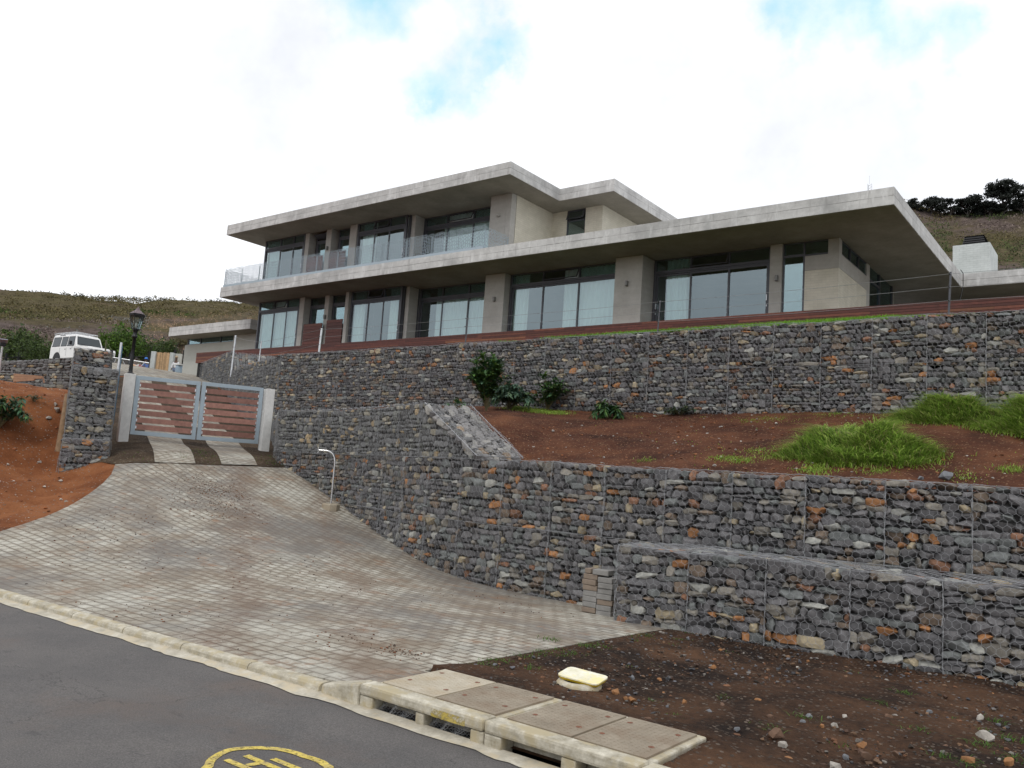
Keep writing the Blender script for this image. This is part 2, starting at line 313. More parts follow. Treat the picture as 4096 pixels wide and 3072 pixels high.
# ------------------------------------------------------------------ mesh helpers
class MB:
    """collects polygons; build() links ONE mesh object"""
    def __init__(s): s.v = []; s.f = []; s.c = []; s.n = 0
    def add(s, v, f, col=None):
        v = np.asarray(v, float).reshape(-1, 3); f = np.asarray(f, int)
        s.v.append(v); s.f.append(f + s.n); s.n += len(v)
        c = np.empty((len(f), 3))
        c[:] = (.5, .5, .5) if col is None else col
        s.c.append(c)
    def box(s, x0, x1, y0, y1, z0, z1, col=None):
        s.add([(x0, y0, z0), (x1, y0, z0), (x1, y1, z0), (x0, y1, z0), (x0, y0, z1), (x1, y0, z1), (x1, y1, z1), (x0, y1, z1)],
              [(0, 3, 2, 1), (4, 5, 6, 7), (0, 1, 5, 4), (1, 2, 6, 5), (2, 3, 7, 6), (3, 0, 4, 7)], col)
    def obox(s, c, ax, ay, az, col=None):
        c, ax, ay, az = [np.array(q, float) for q in (c, ax, ay, az)]
        s.add([c-ax-ay-az, c+ax-ay-az, c+ax+ay-az, c-ax+ay-az, c-ax-ay+az, c+ax-ay+az, c+ax+ay+az, c-ax+ay+az],
              [(0, 3, 2, 1), (4, 5, 6, 7), (0, 1, 5, 4), (1, 2, 6, 5), (2, 3, 7, 6), (3, 0, 4, 7)], col)
    def tube(s, pts, rad, n=8, col=None, caps=True):
        pts = [np.array(p, float) for p in pts]
        rad = rad if hasattr(rad, '__len__') else [rad]*len(pts)
        V = []; 
        for i, p in enumerate(pts):
            d = pts[min(i+1, len(pts)-1)] - pts[max(i-1, 0)]; d = d/(np.linalg.norm(d)+1e-9)
            a = np.array([0, 0, 1.]) if abs(d[2]) < .9 else np.array([1., 0, 0])
            x = np.cross(d, a); x /= np.linalg.norm(x); y = np.cross(d, x)
            for k in range(n):
                t = 2*math.pi*k/n; V.append(p + rad[i]*(math.cos(t)*x + math.sin(t)*y))
        Fq = [(i*n+k, i*n+(k+1) % n, (i+1)*n+(k+1) % n, (i+1)*n+k) for i in range(len(pts)-1) for k in range(n)]
        s.add(V, Fq, col)
        if caps:
            b = s.n - len(V)
            for base, c in ((0, pts[0]), ((len(pts)-1)*n, pts[-1])):
                vv = V[base:base+n]; s.add(list(vv)+[c], [(k, (k+1) % n, n) for k in range(n)], col)
    def segs(s, A, B, r, col=None):          # many thin 3-sided wires at once
        A = np.asarray(A, float); B = np.asarray(B, float); d = B-A; L = np.linalg.norm(d, axis=1, keepdims=True)+1e-9; d = d/L
        a = np.where(np.abs(d[:, 2:3]) < .8, np.array([[0, 0, 1.]]), np.array([[1., 0, 0]]))
        x = np.cross(d, a); x /= np.linalg.norm(x, axis=1, keepdims=True); y = np.cross(d, x)
        V = np.empty((len(A), 6, 3))
        for k in range(3):
            t = 2*math.pi*k/3; o = r*(math.cos(t)*x+math.sin(t)*y); V[:, k] = A+o; V[:, 3+k] = B+o
        base = np.arange(len(A))[:, None, None]*6
        q = np.array([[0, 1, 4, 3], [1, 2, 5, 4], [2, 0, 3, 5]])[None]
        s.add(V.reshape(-1, 3), (base+q).reshape(-1, 4), col)
    def lathe(s, prof, c=(0, 0, 0), n=16, col=None):
        V = [(c[0]+r*math.cos(2*math.pi*k/n), c[1]+r*math.sin(2*math.pi*k/n), c[2]+z) for r, z in prof for k in range(n)]
        s.add(V, [(i*n+k, i*n+(k+1) % n, (i+1)*n+(k+1) % n, (i+1)*n+k) for i in range(len(prof)-1) for k in range(n)], col)
    def poly(s, pts, col=None):
        s.add(pts, [tuple(range(len(pts)))], col)
    def prism(s, plan, z0, z1, col=None):
        n = len(plan)
        s.add([(x, y, z0) for x, y in plan]+[(x, y, z1) for x, y in plan], [(i, (i+1) % n, n+(i+1) % n, n+i) for i in range(n)], col)
        s.poly([(x, y, z1) for x, y in plan], col); s.poly([(x, y, z0) for x, y in plan][::-1], col)
    def build(s, name, mat, parent=None, smooth=False, bevel=0):
        V = np.concatenate(s.v); me = bpy.data.meshes.new(name)
        cnt = np.concatenate([np.full(len(f), f.shape[1]) for f in s.f]); loops = np.concatenate([f.ravel() for f in s.f])
        me.vertices.add(len(V)); me.vertices.foreach_set('co', V.ravel())
        me.loops.add(len(loops)); me.loops.foreach_set('vertex_index', loops)
        me.polygons.add(len(cnt)); st = np.concatenate([[0], np.cumsum(cnt)[:-1]])
        me.polygons.foreach_set('loop_start', st); me.polygons.foreach_set('loop_total', cnt)
        me.polygons.foreach_set('use_smooth', np.full(len(cnt), bool(smooth)))
        me.update(calc_edges=True)
        at = me.attributes.new('col', 'FLOAT_COLOR', 'CORNER')
        C = np.repeat(np.concatenate(s.c), cnt, axis=0); C = np.hstack([C, np.ones((len(C), 1))])
        at.data.foreach_set('color', C.ravel())
        me.materials.append(mat)
        o = bpy.data.objects.new(name, me); COL.objects.link(o)
        if parent is not None:
            o.parent = parent
            if parent.get('base') is not None:
                b = parent['base']; o.location = (-b[0], -b[1], -b[2])
        if bevel:
            bm = o.modifiers.new('bevel', 'BEVEL'); bm.width = bevel; bm.segments = 2; bm.limit_method = 'ANGLE'; bm.angle_limit = R(40)
        return o
def thing(name, label, cat, base=(0, 0, 0), group=None):
    """an Empty at the thing's base; parts are built in world coordinates and offset by it"""
    o = bpy.data.objects.new(name, None); COL.objects.link(o); o.location = base; o.empty_display_size = .2
    o['label'] = label; o['category'] = cat
    if group: o['group'] = group
    o['base'] = [float(q) for q in base]
    return o
def tag(o, label, cat=None, group=None, kind=None):
    if label: o['label'] = label
    if cat: o['category'] = cat
    if group: o['group'] = group
    if kind: o['kind'] = kind
    return o
def struct(o): o['kind'] = 'structure'; return o
def B1(*a, **k):
    m = MB(); m.box(*a, **k); return m

# ------------------------------------------------------------------ terrain functions
class TPS:
    def __init__(s, pts, lam=.02):
        P = np.array(pts, float); s.p = P[:, :2]; n = len(P)
        K = s.k(s.p, s.p) + lam*np.eye(n); Q = np.hstack([np.ones((n, 1)), s.p])
        A = np.block([[K, Q], [Q.T, np.zeros((3, 3))]]); s.w = np.linalg.solve(A, np.concatenate([P[:, 2], np.zeros(3)]))
    def k(s, a, b):
        d = np.linalg.norm(a[:, None]-b[None], axis=2); return d*d*np.log(d+1e-6)*.05
    def __call__(s, x, y):
        q = np.stack([np.ravel(x), np.ravel(y)], 1).astype(float)
        r = np.hstack([s.k(q, s.p), np.ones((len(q), 1)), q]) @ s.w
        return r.reshape(np.shape(x)) if np.shape(x) else float(r[0])
# kerb line
def kerbY(x): return 4.43+.0425*(np.minimum(x, -5.2)+10.7)
MIDWALL = [(-23.6, 17.35), (-20.5, 15.3), (-18.06, 13.42), (-14.8, 13.0), (-12.8, 12.3), (-11.0, 11.68), (-9.4, 11.38), (-6.5, 11.4), (-1.3, 12.1), (1.2, 12.45)]
H1 = TPS([(-34, kerbY(-34), -1.72), (-26, kerbY(-26), -1.72), (-20, kerbY(-20), -1.72), (-16, kerbY(-16), -1.72), (-13, kerbY(-13), -1.72), (-10, kerbY(-10), -1.72), (-7, kerbY(-7), -1.72), (-4, kerbY(-4), -1.70), (0, 5, -1.72), (3, 5.1, -1.72),
          (-10, 6.2, -1.69), (-6.5, 6.5, -1.72), (-13, 6.2, -1.58),
          (-3, 7, -1.78), (0, 8, -1.82), (-5.8, 10.2, -1.80), (-1.15, 11.0, -1.86), (3, 11.2, -1.9), (-3.5, 10.6, -1.83),
          (-17.35, 13.34, -.07), (-15.55, 13.1, -.62), (-14.17, 12.77, -1.0), (-11.83, 11.94, -1.47), (-10.17, 11.5, -1.75), (-8.5, 11.3, -1.85), (-6.5, 11.4, -1.87),
          (-12, 8.5, -1.45), (-15, 8.6, -1.0), (-17.2, 9.3, -.52), (-9, 8.5, -1.70), (-17, 11.3, -.38), (-14, 10.5, -1.1),
          (-19.0, 9.6, -.12), (-21.5, 11, .31), (-20.65, 14.8, .38), (-21.1, 13, .34), (-28, 15, 1.75), (-28, 19, 1.8), (-24.5, 17.2, 1.0), (-25, 13.2, 1.1),
          (-37.6, 22.5, 3.95), (-36, 17.5, 3.8), (-45, 26.5, 4.82), (-44, 20, 4.65), (-48, 24.5, 4.90), (-53, 30, 5.0), (-55, 23.5, 4.95), (-60, 26, 5.1), (-60, 34, 5.3), (-45, 36, 5.2), (-66, 22, 5.0), (-52, 18.9, 4.6), (-58, 15.5, 4.2), (-19.6, 8.3, -.95), (-21.5, 7.6, -.85), (-24, 8.5, -.1)], .001)
def drive_z(x, y): return H1(x, y)
def seg_dist(px, py, poly):
    d = np.full(np.shape(px), 1e9)
    for (a, b) in zip(poly[:-1], poly[1:]):
        a = np.array(a); b = np.array(b); ab = b-a; t = np.clip(((px-a[0])*ab[0]+(py-a[1])*ab[1])/(ab@ab), 0, 1)
        d = np.minimum(d, np.hypot(px-a[0]-t*ab[0], py-a[1]-t*ab[1]))
    return d
def inside(px, py, poly):
    r = np.zeros(np.shape(px), bool); n = len(poly); j = n-1
    for i in range(n):
        xi, yi = poly[i]; xj, yj = poly[j]
        c = ((yi > py) != (yj > py)) & (px < (xj-xi)*(py-yi)/(yj-yi+1e-12)+xi); r ^= c; j = i
    return r
def hit(px, py, H, s0=4, s1=70, V=True):        # photo pixel -> point on a height field
    d = V2(px, py) if V else ray(px, py)
    s = np.linspace(s0, s1, 700); z = d[2]*s - H(d[0]*s, d[1]*s)
    for i in range(len(s)-1):
        if z[i] > 0 >= z[i+1]:
            a, b = s[i], s[i+1]
            for _ in range(20):
                m = (a+b)/2
                if d[2]*m - H(d[0]*m, d[1]*m) > 0: a = m
                else: b = m
            return d*a
    return d*s1
# paved apron outline
edge_px = [(-60, 1166), (0, 1148), (50, 1132), (100, 1115), (145, 1095), (190, 1068), (222, 1044), (240, 1025), (249, 1003)]
LEFT = [tuple(hit(a, b, H1)[:2]) for a, b in edge_px]
LEFT = [(LEFT[0][0]-3.5, LEFT[0][1]-.9)] + LEFT
GATEEDGE = [tuple(hit(a, b, H1)[:2]) for a, b in [(330, 1001), (420, 1003), (520, 1006), (600, 1010)]]
wallback = [(-17.4, 13.6), (-15.6, 13.45), (-14.3, 13.2), (-11.8, 12.3), (-10.1, 11.8), (-8.5, 11.6), (-6.5, 11.7), (-5.12, 11.5)]
APRON = LEFT + GATEEDGE + wallback + [(-5.12, 8), (-5.12, 5.62), (-4.87, 5.60), (-4.87, 4.77), (-5.2, 4.75)] + [(x, kerbY(x)+.02) for x in (-6, -8, -10, -12, -14, -17, -20)]
APRON_c = [p for p in APRON]

def fbm(x, y, s, oct=4, seed=0.0):
    out = np.zeros(np.shape(x)); fx = np.ravel(x); fy = np.ravel(y); r = np.empty(len(fx))
    for i in range(len(fx)): r[i] = mnoise.fractal((fx[i]*s+seed, fy[i]*s-seed, seed), 1.0, 2.0, oct)
    return r.reshape(np.shape(x))
def grid_sheet(name, xs, ys, zf, mat, keep=None, smooth=True):
    X, Y = np.meshgrid(xs, ys); Z = zf(X, Y); nx, ny = len(xs), len(ys)
    i = np.arange(ny-1)[:, None]*nx + np.arange(nx-1)[None]
    Fq = np.stack([i, i+1, i+1+nx, i+nx], -1).reshape(-1, 4)
    if keep is not None:
        k = keep(X, Y).ravel(); Fq = Fq[k[Fq].all(1)]
    m = MB(); m.add(np.stack([X, Y, Z], -1).reshape(-1, 3), Fq)
    return struct(m.build(name, mat, None, smooth))
def cdt_sheet(name, poly, zf, mat, sp=.25, off=0.0, skirt=0.0):
    from mathutils.geometry import delaunay_2d_cdt
    P = []
    for a, b in zip(poly, poly[1:]+poly[:1]):
        n = max(1, int(math.dist(a, b)/sp)); P += [(a[0]+(b[0]-a[0])*k/n, a[1]+(b[1]-a[1])*k/n) for k in range(n)]
    nb = len(P); pa = np.array(P)
    xs = np.arange(pa[:, 0].min(), pa[:, 0].max(), sp); ys = np.arange(pa[:, 1].min(), pa[:, 1].max(), sp)
    X, Y = np.meshgrid(xs, ys); X = X.ravel(); Y = Y.ravel()
    k = inside(X, Y, P) & (seg_dist(X, Y, P+[P[0]]) > sp*.4)
    pts = [Vector(p) for p in P] + [Vector((a, b)) for a, b in zip(X[k], Y[k])]
    vo, eo, fo, *_ = delaunay_2d_cdt(pts, [(i, (i+1) % nb) for i in range(nb)], [], 1, 1e-4)
    vv = np.array([(p.x, p.y) for p in vo]); z = zf(vv[:, 0], vv[:, 1])+off
    m = MB(); m.add(np.c_[vv, z], np.array([tuple(f) for f in fo]))
    if skirt:
        B = np.array(P); zb = zf(B[:, 0], B[:, 1])+off; n = len(B)
        m.add(np.r_[np.c_[B, zb], np.c_[B, zb-skirt]], [(i, (i+1) % n, n+(i+1) % n, n+i) for i in range(n)])
    return struct(m.build(name, mat, None, False))

# ------------------------------------------------------------------ ground sheets
WALLALL = [(-60, 30), (-37.7, 23.25), (-31.2, 20.55), (-30.3, 20.1), (-23.6, 17.35)]+MIDWALL[1:]
def wall_y0(x):
    p = np.array(WALLALL+[(6, 13.1)]); return np.interp(x, p[:, 0], p[:, 1])
def wall_y(x):                                   # y of the curved retaining wall at x
    p = np.array(MIDWALL+[(6, 13.1)]); return np.interp(x, p[:, 0], p[:, 1])
def bank(x, y):
    z = H1(x, y)
    ins = inside(x, y, APRON); d = seg_dist(x, y, LEFT)
    # the orange bank rises away from the paving edge, left of it
    left = (~ins) & (x < -9) & (y < np.interp(x, [-60, -40, -26, -21, -19, -16, -9], [26.5, 19, 12.2, 10.3, 9.4, 8, 6]))
    rise = np.clip(d-.15, 0, 8)
    rise = np.clip(d-.9, 0, 8); up = np.minimum(.46*rise+.03*rise**2, 3.0)*np.clip((-x-11.5)/4, .0, 1)*np.clip((y-5.2)/2.0, .0, 1)
    target = np.interp(x, [-60, -46, -34, -27, -22, -18], [3.5, 3.0, 2.3, 1.85, 1.25, .4])
    zz = np.where(left, np.minimum(np.maximum(z, z+up), np.maximum(target, z*0+(-3))), z)
    zz = np.where(left, np.maximum(zz, np.minimum(z, target)), zz)
    n = fbm(x, y, .8, 5, 3.1)*.09 + fbm(x, y, 3.0, 4, 9.1)*.045
    fade = np.where(ins, 0, np.clip(d/.5, 0, 1))
    hard = (y > np.interp(x, [-60, -30, -19.2], [27, 14, 9.7]))
    return zz + n*fade*np.where(hard & ~left, .15, 1) - np.where(ins, .035, .012)
grid_sheet('bank_soil', np.arange(-36, -5.2, .16), np.arange(4.72, 24, .16), bank, M_orange,
           lambda X, Y: (Y < wall_y0(X)+.5) & (Y > kerbY(X)+.1))
grid_sheet('plateau_soil', np.arange(-90, -35.8, .6), np.arange(4.9, 60, .6), lambda x, y: bank(x, y) - .02, M_orange,
           lambda X, Y: (Y > kerbY(X)+.3))
def verge(x, y):
    edge = np.clip((x+5.12)/.3, 0, 1); sl = np.where(y < 6.2, .06*np.clip((6.2-y)/.7, 0, 1), 0)
    return np.where((x < -2.46) & (y < 5.56) | (x < -4.83) & (y < 5.66), -1.79, H1(x, y) + sl + (fbm(x, y, 1.1, 5, 5.5)*.04 + fbm(x, y, 7, 3, 1.5)*.018)*edge)
slab_poly = [(-5.3, 4.2), (-2.3, 4.2), (-2.3, 5.62), (-5.3, 5.62)]
grid_sheet('verge_soil', np.arange(-5.10, 5, .055), np.arange(4.72, 12.2, .055), verge, M_verge,
           lambda X, Y: (Y > kerbY(X)+.05) )
o = cdt_sheet('driveway_paving', APRON, H1, M_paving, .3, .0, .12)
# the two paved wheel strips through the gate, and the upper drive
def strip(name, pl, pr, n=30, mat=M_paving2, off=.03):
    m = MB(); V = []
    for i in range(n+1):
        t = i/n
        for q in (pl, pr):
            k = [a[0] for a in q]; x = np.interp(t, k, [a[1] for a in q]); y = np.interp(t, k, [a[2] for a in q]); V.append((x, y, H1(x, y)+off))
    m.add(V, [(2*i, 2*i+1, 2*i+3, 2*i+2) for i in range(n)]); return struct(m.build(name, mat, None, True))
def hp(x, y): return tuple(hit(x, y, H1)[:2])
def z3(l): return [tuple(hit(400+x/2.765, 1350+y/2.765, H1, V=False)[:2]) for x, y in l]
def edge(l):
    q = z3(l); n = len(q); return [(i/n, *p) for i, p in enumerate(q)]+[(1, *(np.array(q[-1])+(np.array((-.90, .44))*7)))]
MUL = [LEFT[-1]] + GATEEDGE + [(-17.4, 13.6), (-18.06, 13.8), (-20.5, 15.6), (-23.4, 17.6), (-30.3, 20.3), (-33.5, 21.3), (-33, 16.0), (-30, 13.9), (-21.2, 10.15), (-19.3, 9.3)]
cdt_sheet('mulch_soil', MUL, lambda x, y: H1(x, y)+fbm(x, y, 3, 3, 2)*.012, M_mulch, .3, .012)
strip('wheel_strip', edge([(604, 1393), (528, 1120), (425, 860), (340, 700), (290, 560)]), edge([(1055, 1408), (905, 1150), (748, 860), (650, 700), (580, 560)]))
strip('wheel_strip', edge([(1345, 1415), (1165, 1150), (972, 860), (850, 700), (750, 575)]), edge([(1740, 1425), (1535, 1180), (1240, 860), (1110, 720), (980, 600)]))
UP = [(-33.5, 16.0), (-37.4, 17.8), (-41, 19.9), (-44.8, 22.6), (-47.4, 21.8), (-51.2, 19.1), (-57.5, 14.4), (-75, 14), (-78, 34), (-58, 34), (-46, 34), (-46, 26.9), (-38, 26.9), (-37.2, 23.3), (-33, 21.2)]
cdt_sheet('upper_drive_paving', UP, lambda x, y: H1(x, y), M_paving2, .8, .03, 1.3)

H2 = TPS([(-9.2, 11.9, .36), (-7, 12, .34), (-5, 12.0, .30), (-1.5, 12.5, .28), (1.5, 12.8, .28), (6, 13.3, .28), (-10.8, 12.9, 1.15), (-12, 12.9, 1.34), (-14, 13.6, 1.38), (-17, 14.2, 1.4), (-20.5, 16, 1.45), (-23.4, 17.6, 1.6),
          (-15, 17.3, 1.98), (-12, 17.3, 1.84), (-9, 17.3, 1.76), (-5, 17.3, 1.80), (0, 17.3, 1.86), (6, 17.3, 1.9), (-8, 14.5, 1.02), (-4, 14.5, 1.0), (0, 14.8, 1.05), (-9.8, 13.6, 1.0), (-11.5, 15, 1.5)], .002)
def terr(x, y): return H2(x, y) + fbm(x, y, .9, 5, 2.2)*.06 + fbm(x, y, 5, 3, 8.2)*.018
grid_sheet('terrace_soil', np.arange(-24, 6, .085), np.arange(11.5, 17.7, .085), terr, M_terrace, lambda X, Y: (Y > wall_y(X)+.02))
def lawnz(x, y):
    k = np.interp(x, [-24, -15, -11, -6, -3, 4], [.10, .14, .200, .215, .195, .18])
    return 3.70 + (y-17.4)*k + fbm(x, y, .6, 3, 4)*.04
grid_sheet('lawn_soil', np.arange(-24, 8, .3), np.arange(17.4, 24.6, .3), lawnz, M_lawnsoil)

# road, gutter, far ground
m = MB(); xs = np.linspace(-60, 40, 51)
V = []; 
for x in xs: V += [(x, kerbY(x)-.08, -1.80), (x, 0.6, -1.76), (x, -3.5, -1.80)]
m.add(V, [(3*i+k, 3*i+k+1, 3*i+k+4, 3*i+k+3) for i in range(50) for k in range(2)]); struct(m.build('road', M_asphalt))
m = MB(); V = []
for x in np.linspace(-40, 20, 601):
    e = .05*mnoise.noise((x*2.3, 0, 0))+.025*mnoise.noise((x*9, 3, 0))
    V += [(x, kerbY(x)-.02, float(np.interp(x, [-5.5, -4.9], [-1.762, -1.785]))), (x, kerbY(x)-.175+e, -1.793)]
m.add(V, [(2*i, 2*i+1, 2*i+3, 2*i+2) for i in range(600)]); struct(m.build('gutter', M_channel))
m = MB(); m.poly([(-900, -900, -2.2), (900, -900, -2.2), (900, 40, -2.2), (-900, 40, -2.2)]); 
struct(m.build('ground', M_mulch))
m = MB(); m.poly([(-60, -3.5, -1.7), (-60, -25, -1.9), (40, -25, -1.9), (40, -3.5, -1.7)]); struct(m.build('far_verge', M_orange))

# kerb stones along the drive, low and worn
kg = 'low kerb stones along the driveway edge'
x = -16.0; i = 0; KS = []
while x < -5.35:
    L = .98 if x+.98 < -5.3 else -5.3-x
    m = MB(); n = 8; V = []
    for k in range(n+1):
        xx = x+.006 + (L-.012)*k/n; y = kerbY(xx); w_ = .006*mnoise.noise((xx*6, 0, 5))
        for dy, z in ((-.07, -1.82), (-.060+w_, -1.738), (-.045+w_, -1.720), (-.02, -1.712), (.04, -1.710), (.055, -1.72), (.055, -1.85)): V.append((xx, y+dy, z+w_*.5))
    m.add(V, [(7*a+b, 7*a+b+1, 7*a+b+8, 7*a+b+7) for a in range(n) for b in range(6)])
    m.add(V[:7], [tuple(range(7))]); m.add(V[-7:], [tuple(range(7))[::-1]])
    KS.append((x, m)); x += L
NTH = ['first', 'second', 'third', 'fourth', 'fifth', 'sixth', 'seventh', 'eighth', 'ninth', 'tenth', 'eleventh', 'twelfth']
for i, (x, m) in enumerate(reversed(KS)):
    tag(m.build('kerb_stone', M_kerb, None, False), '%s low worn kerb stone left of the sloping kerb by the drain inlet' % NTH[min(i, 11)], 'kerb stone', kg)

# ------------------------------------------------------------------ stones and gabions
def hull_proto(n, flat=1.0, p=3.2):
    bm = bmesh.new()
    for _ in range(n):
        v = rng.normal(size=3); v = v/ (np.sum(np.abs(v)**p)**(1/p)); v *= rng.uniform(.86, 1.0)
        bm.verts.new(v*.5)
    bmesh.ops.convex_hull(bm, input=bm.verts)
    loose = [v for v in bm.verts if not v.link_faces]
    for v in loose: bm.verts.remove(v)
    bmesh.ops.triangulate(bm, faces=bm.faces)
    bm.verts.index_update(); V = np.array([v.co[:] for v in bm.verts]); Fc = np.array([[q.index for q in f.verts] for f in bm.faces]); bm.free()
    mn, mxx = V.min(0), V.max(0); V = (V-(mn+mxx)/2)/(mxx-mn); return V, Fc
PROTO = [hull_proto(random.choice((18, 24, 32)), p=random.choice((4, 7, 12))) for _ in range(30)]
def scol(kind='mix'):
    r = rng.random(); b = rng.uniform(.75, 1.3)
    if kind == 'lightgrey': c = (.17, .17, .172) if r < .6 else (.26, .26, .25) if r < .8 else (.25, .19, .13) if r < .87 else (.11, .11, .115)
    elif kind == 'grey':
        if r < .05: c = (.30, .24, .15)
        elif r < .13: c = (.24, .23, .19)
        elif r < .3: c = (.15, .16, .155)
        else: c = (.115, .12, .125)
    else:
        if r < .022: c = (.27, .135, .06)
        elif r < .05: c = (.18, .10, .065)
        elif r < .085: c = (.27, .235, .165)
        elif r < .125: c = (.27, .28, .265)
        elif r < .26: c = (.175, .168, .150)
        elif r < .33: c = (.135, .108, .085)
        elif r < .48: c = (.125, .138, .140)
        elif r < .78: c = (.112, .113, .12)
        else: c = (.088, .09, .097)
    return np.array(c)*b*np.array((1.24, 1.19, 1.14))
def bil(c, s, t):
    p00, p10, p11, p01 = c
    return p00*(1-s)*(1-t)+p10*s*(1-t)+p11*s*t+p01*(1-s)*t
def bulge(P): return .026*np.sin(P[..., 0]*2.3+P[..., 2]*1.7+P[..., 1])*np.sin(P[..., 2]*3.3+P[..., 0]*1.1)
def stones(mb, c, nrm, size=1.0, kind='mix', clip=None, depth=.15, tilt=.16):
    """course rubble laid on the quad c (bl, br, tr, tl)"""
    c = [np.array(q, float) for q in c]
    L = (np.linalg.norm(c[1]-c[0])+np.linalg.norm(c[2]-c[3]))/2; Hh = (np.linalg.norm(c[3]-c[0])+np.linalg.norm(c[2]-c[1]))/2
    t = 0.0
    while t < Hh-.02:
        h = rng.uniform(.07, .16)*size
        if t+h > Hh-.05*size: h = Hh-t
        s = -rng.uniform(0, .02)
        wob = rng.uniform(-.012, .012)
        while s < L-.02:
            wd = rng.choice([rng.uniform(.09, .16), rng.uniform(.14, .27), rng.uniform(.22, .38)], p=[.3, .45, .25])*size
            if s+wd > L-.06*size: wd = L-s
            hh = h*rng.uniform(.82, 1.12)
            P = bil(c, min(1, (s+wd/2)/L), min(1, (t+h/2)/Hh))
            if (clip is None or clip(P)):
                e1 = bil(c, 1, t/Hh)-bil(c, 0, t/Hh); e1 /= np.linalg.norm(e1)
                e2 = bil(c, s/L if L else 0, 1)-bil(c, s/L, 0); e2 /= np.linalg.norm(e2)
                V, Fc = PROTO[rng.integers(len(PROTO))]
                flip = rng.choice([-1, 1], 2)
                a = rng.normal(0, .055); u1 = math.cos(a)*e1+math.sin(a)*e2; u2 = -math.sin(a)*e1+math.cos(a)*e2
                b = rng.normal(0, tilt); n1 = nrm*math.cos(b)+u1*math.sin(b); n2 = u1*math.cos(b)-nrm*math.sin(b)
                q = (V[:, :1]*flip[0]*wd*1.10*n2 + V[:, 1:2]*flip[1]*hh*1.17*u2 + V[:, 2:3]*depth*1.1*n1)
                W = P - nrm*(depth*.5-rng.uniform(-.014, .016)+.012)+q + e2*wob + nrm*bulge(P)
                FF = Fc if flip[0]*flip[1] > 0 else Fc[:, ::-1]
                mb.add(W, FF, scol(kind))
            s += wd
        t += h
def hexwire(mb, c, nrm, w=.095, r=.0026, clip=None, off=.006):
    c = [np.array(q, float) for q in c]
    L = (np.linalg.norm(c[1]-c[0])+np.linalg.norm(c[2]-c[3]))/2; Hh = (np.linalg.norm(c[3]-c[0])+np.linalg.norm(c[2]-c[1]))/2
    hx = w; a = w*.34; tw = w*.50; rowh = a+tw     # twisted vertical side tw, sloping part a
    A = []; B = []
    nr = int(Hh/rowh)+1; nc = int(L/hx)+1
    for j in range(nr):
        y = j*rowh; o = (j % 2)*hx/2
        for i in range(-1, nc+1):
            x = i*hx+o
            A += [(x, y), (x, y+tw), (x, y+tw)]; B += [(x, y+tw), (x+hx/2, y+rowh), (x-hx/2, y+rowh)]
    A = np.array(A); B = np.array(B)
    A = np.clip(A, 0, [L, Hh]); B = np.clip(B, 0, [L, Hh])
    k = np.linalg.norm(A-B, axis=1) > .004; A = A[k]; B = B[k]
    def jit(P): return P + .006*np.sin(P[:, ::-1]*23.7+P*7.1) 
    def m3(P):
        P2 = np.clip(jit(P), 0, [L, Hh]); s = P2[:, :1]/L; t = P2[:, 1:]/Hh
        q = c[0]*(1-s)*(1-t)+c[1]*s*(1-t)+c[2]*s*t+c[3]*(1-s)*t
        bul = .012*np.sin(P2[:, :1]*5+c[0][0]*3)*np.sin(P2[:, 1:]*4+c[0][0])+.008*np.sin(P2[:, :1]*31+P2[:, 1:]*17)
        return q+nrm*(off+.012+bul+bulge(q)[:, None])
    A3, B3 = m3(A), m3(B)
    if clip is not None:
        k = np.array([bool(clip(p)) and bool(clip(q)) for p, q in zip(A3, B3)]); A3 = A3[k]; B3 = B3[k]
    if len(A3): mb.segs(A3, B3, r)
def wob_line(mb, p, q, r, n=8, amp=.012, nrm=np.zeros(3)):
    p = np.array(p, float); q = np.array(q, float)
    for ph in (0, 1.7):
        P = [p+(q-p)*i/n + rng.normal(0, amp*.35, 3)+nrm*(.022+amp*math.sin(i*2.1+ph)) for i in range(n+1)]
        mb.segs(P[:-1], P[1:], r)
def split_path(path, L=1.0):
    P = [np.array(p, float) for p in path]; d = [0]
    for a, b in zip(P[:-1], P[1:]): d.append(d[-1]+np.linalg.norm(b-a))
    n = max(1, round(d[-1]/L)); out = []
    for k in range(n+1):
        s = d[-1]*k/n; out.append(np.array([np.interp(s, d, [q[0] for q in P]), np.interp(s, d, [q[1] for q in P])]))
    return out
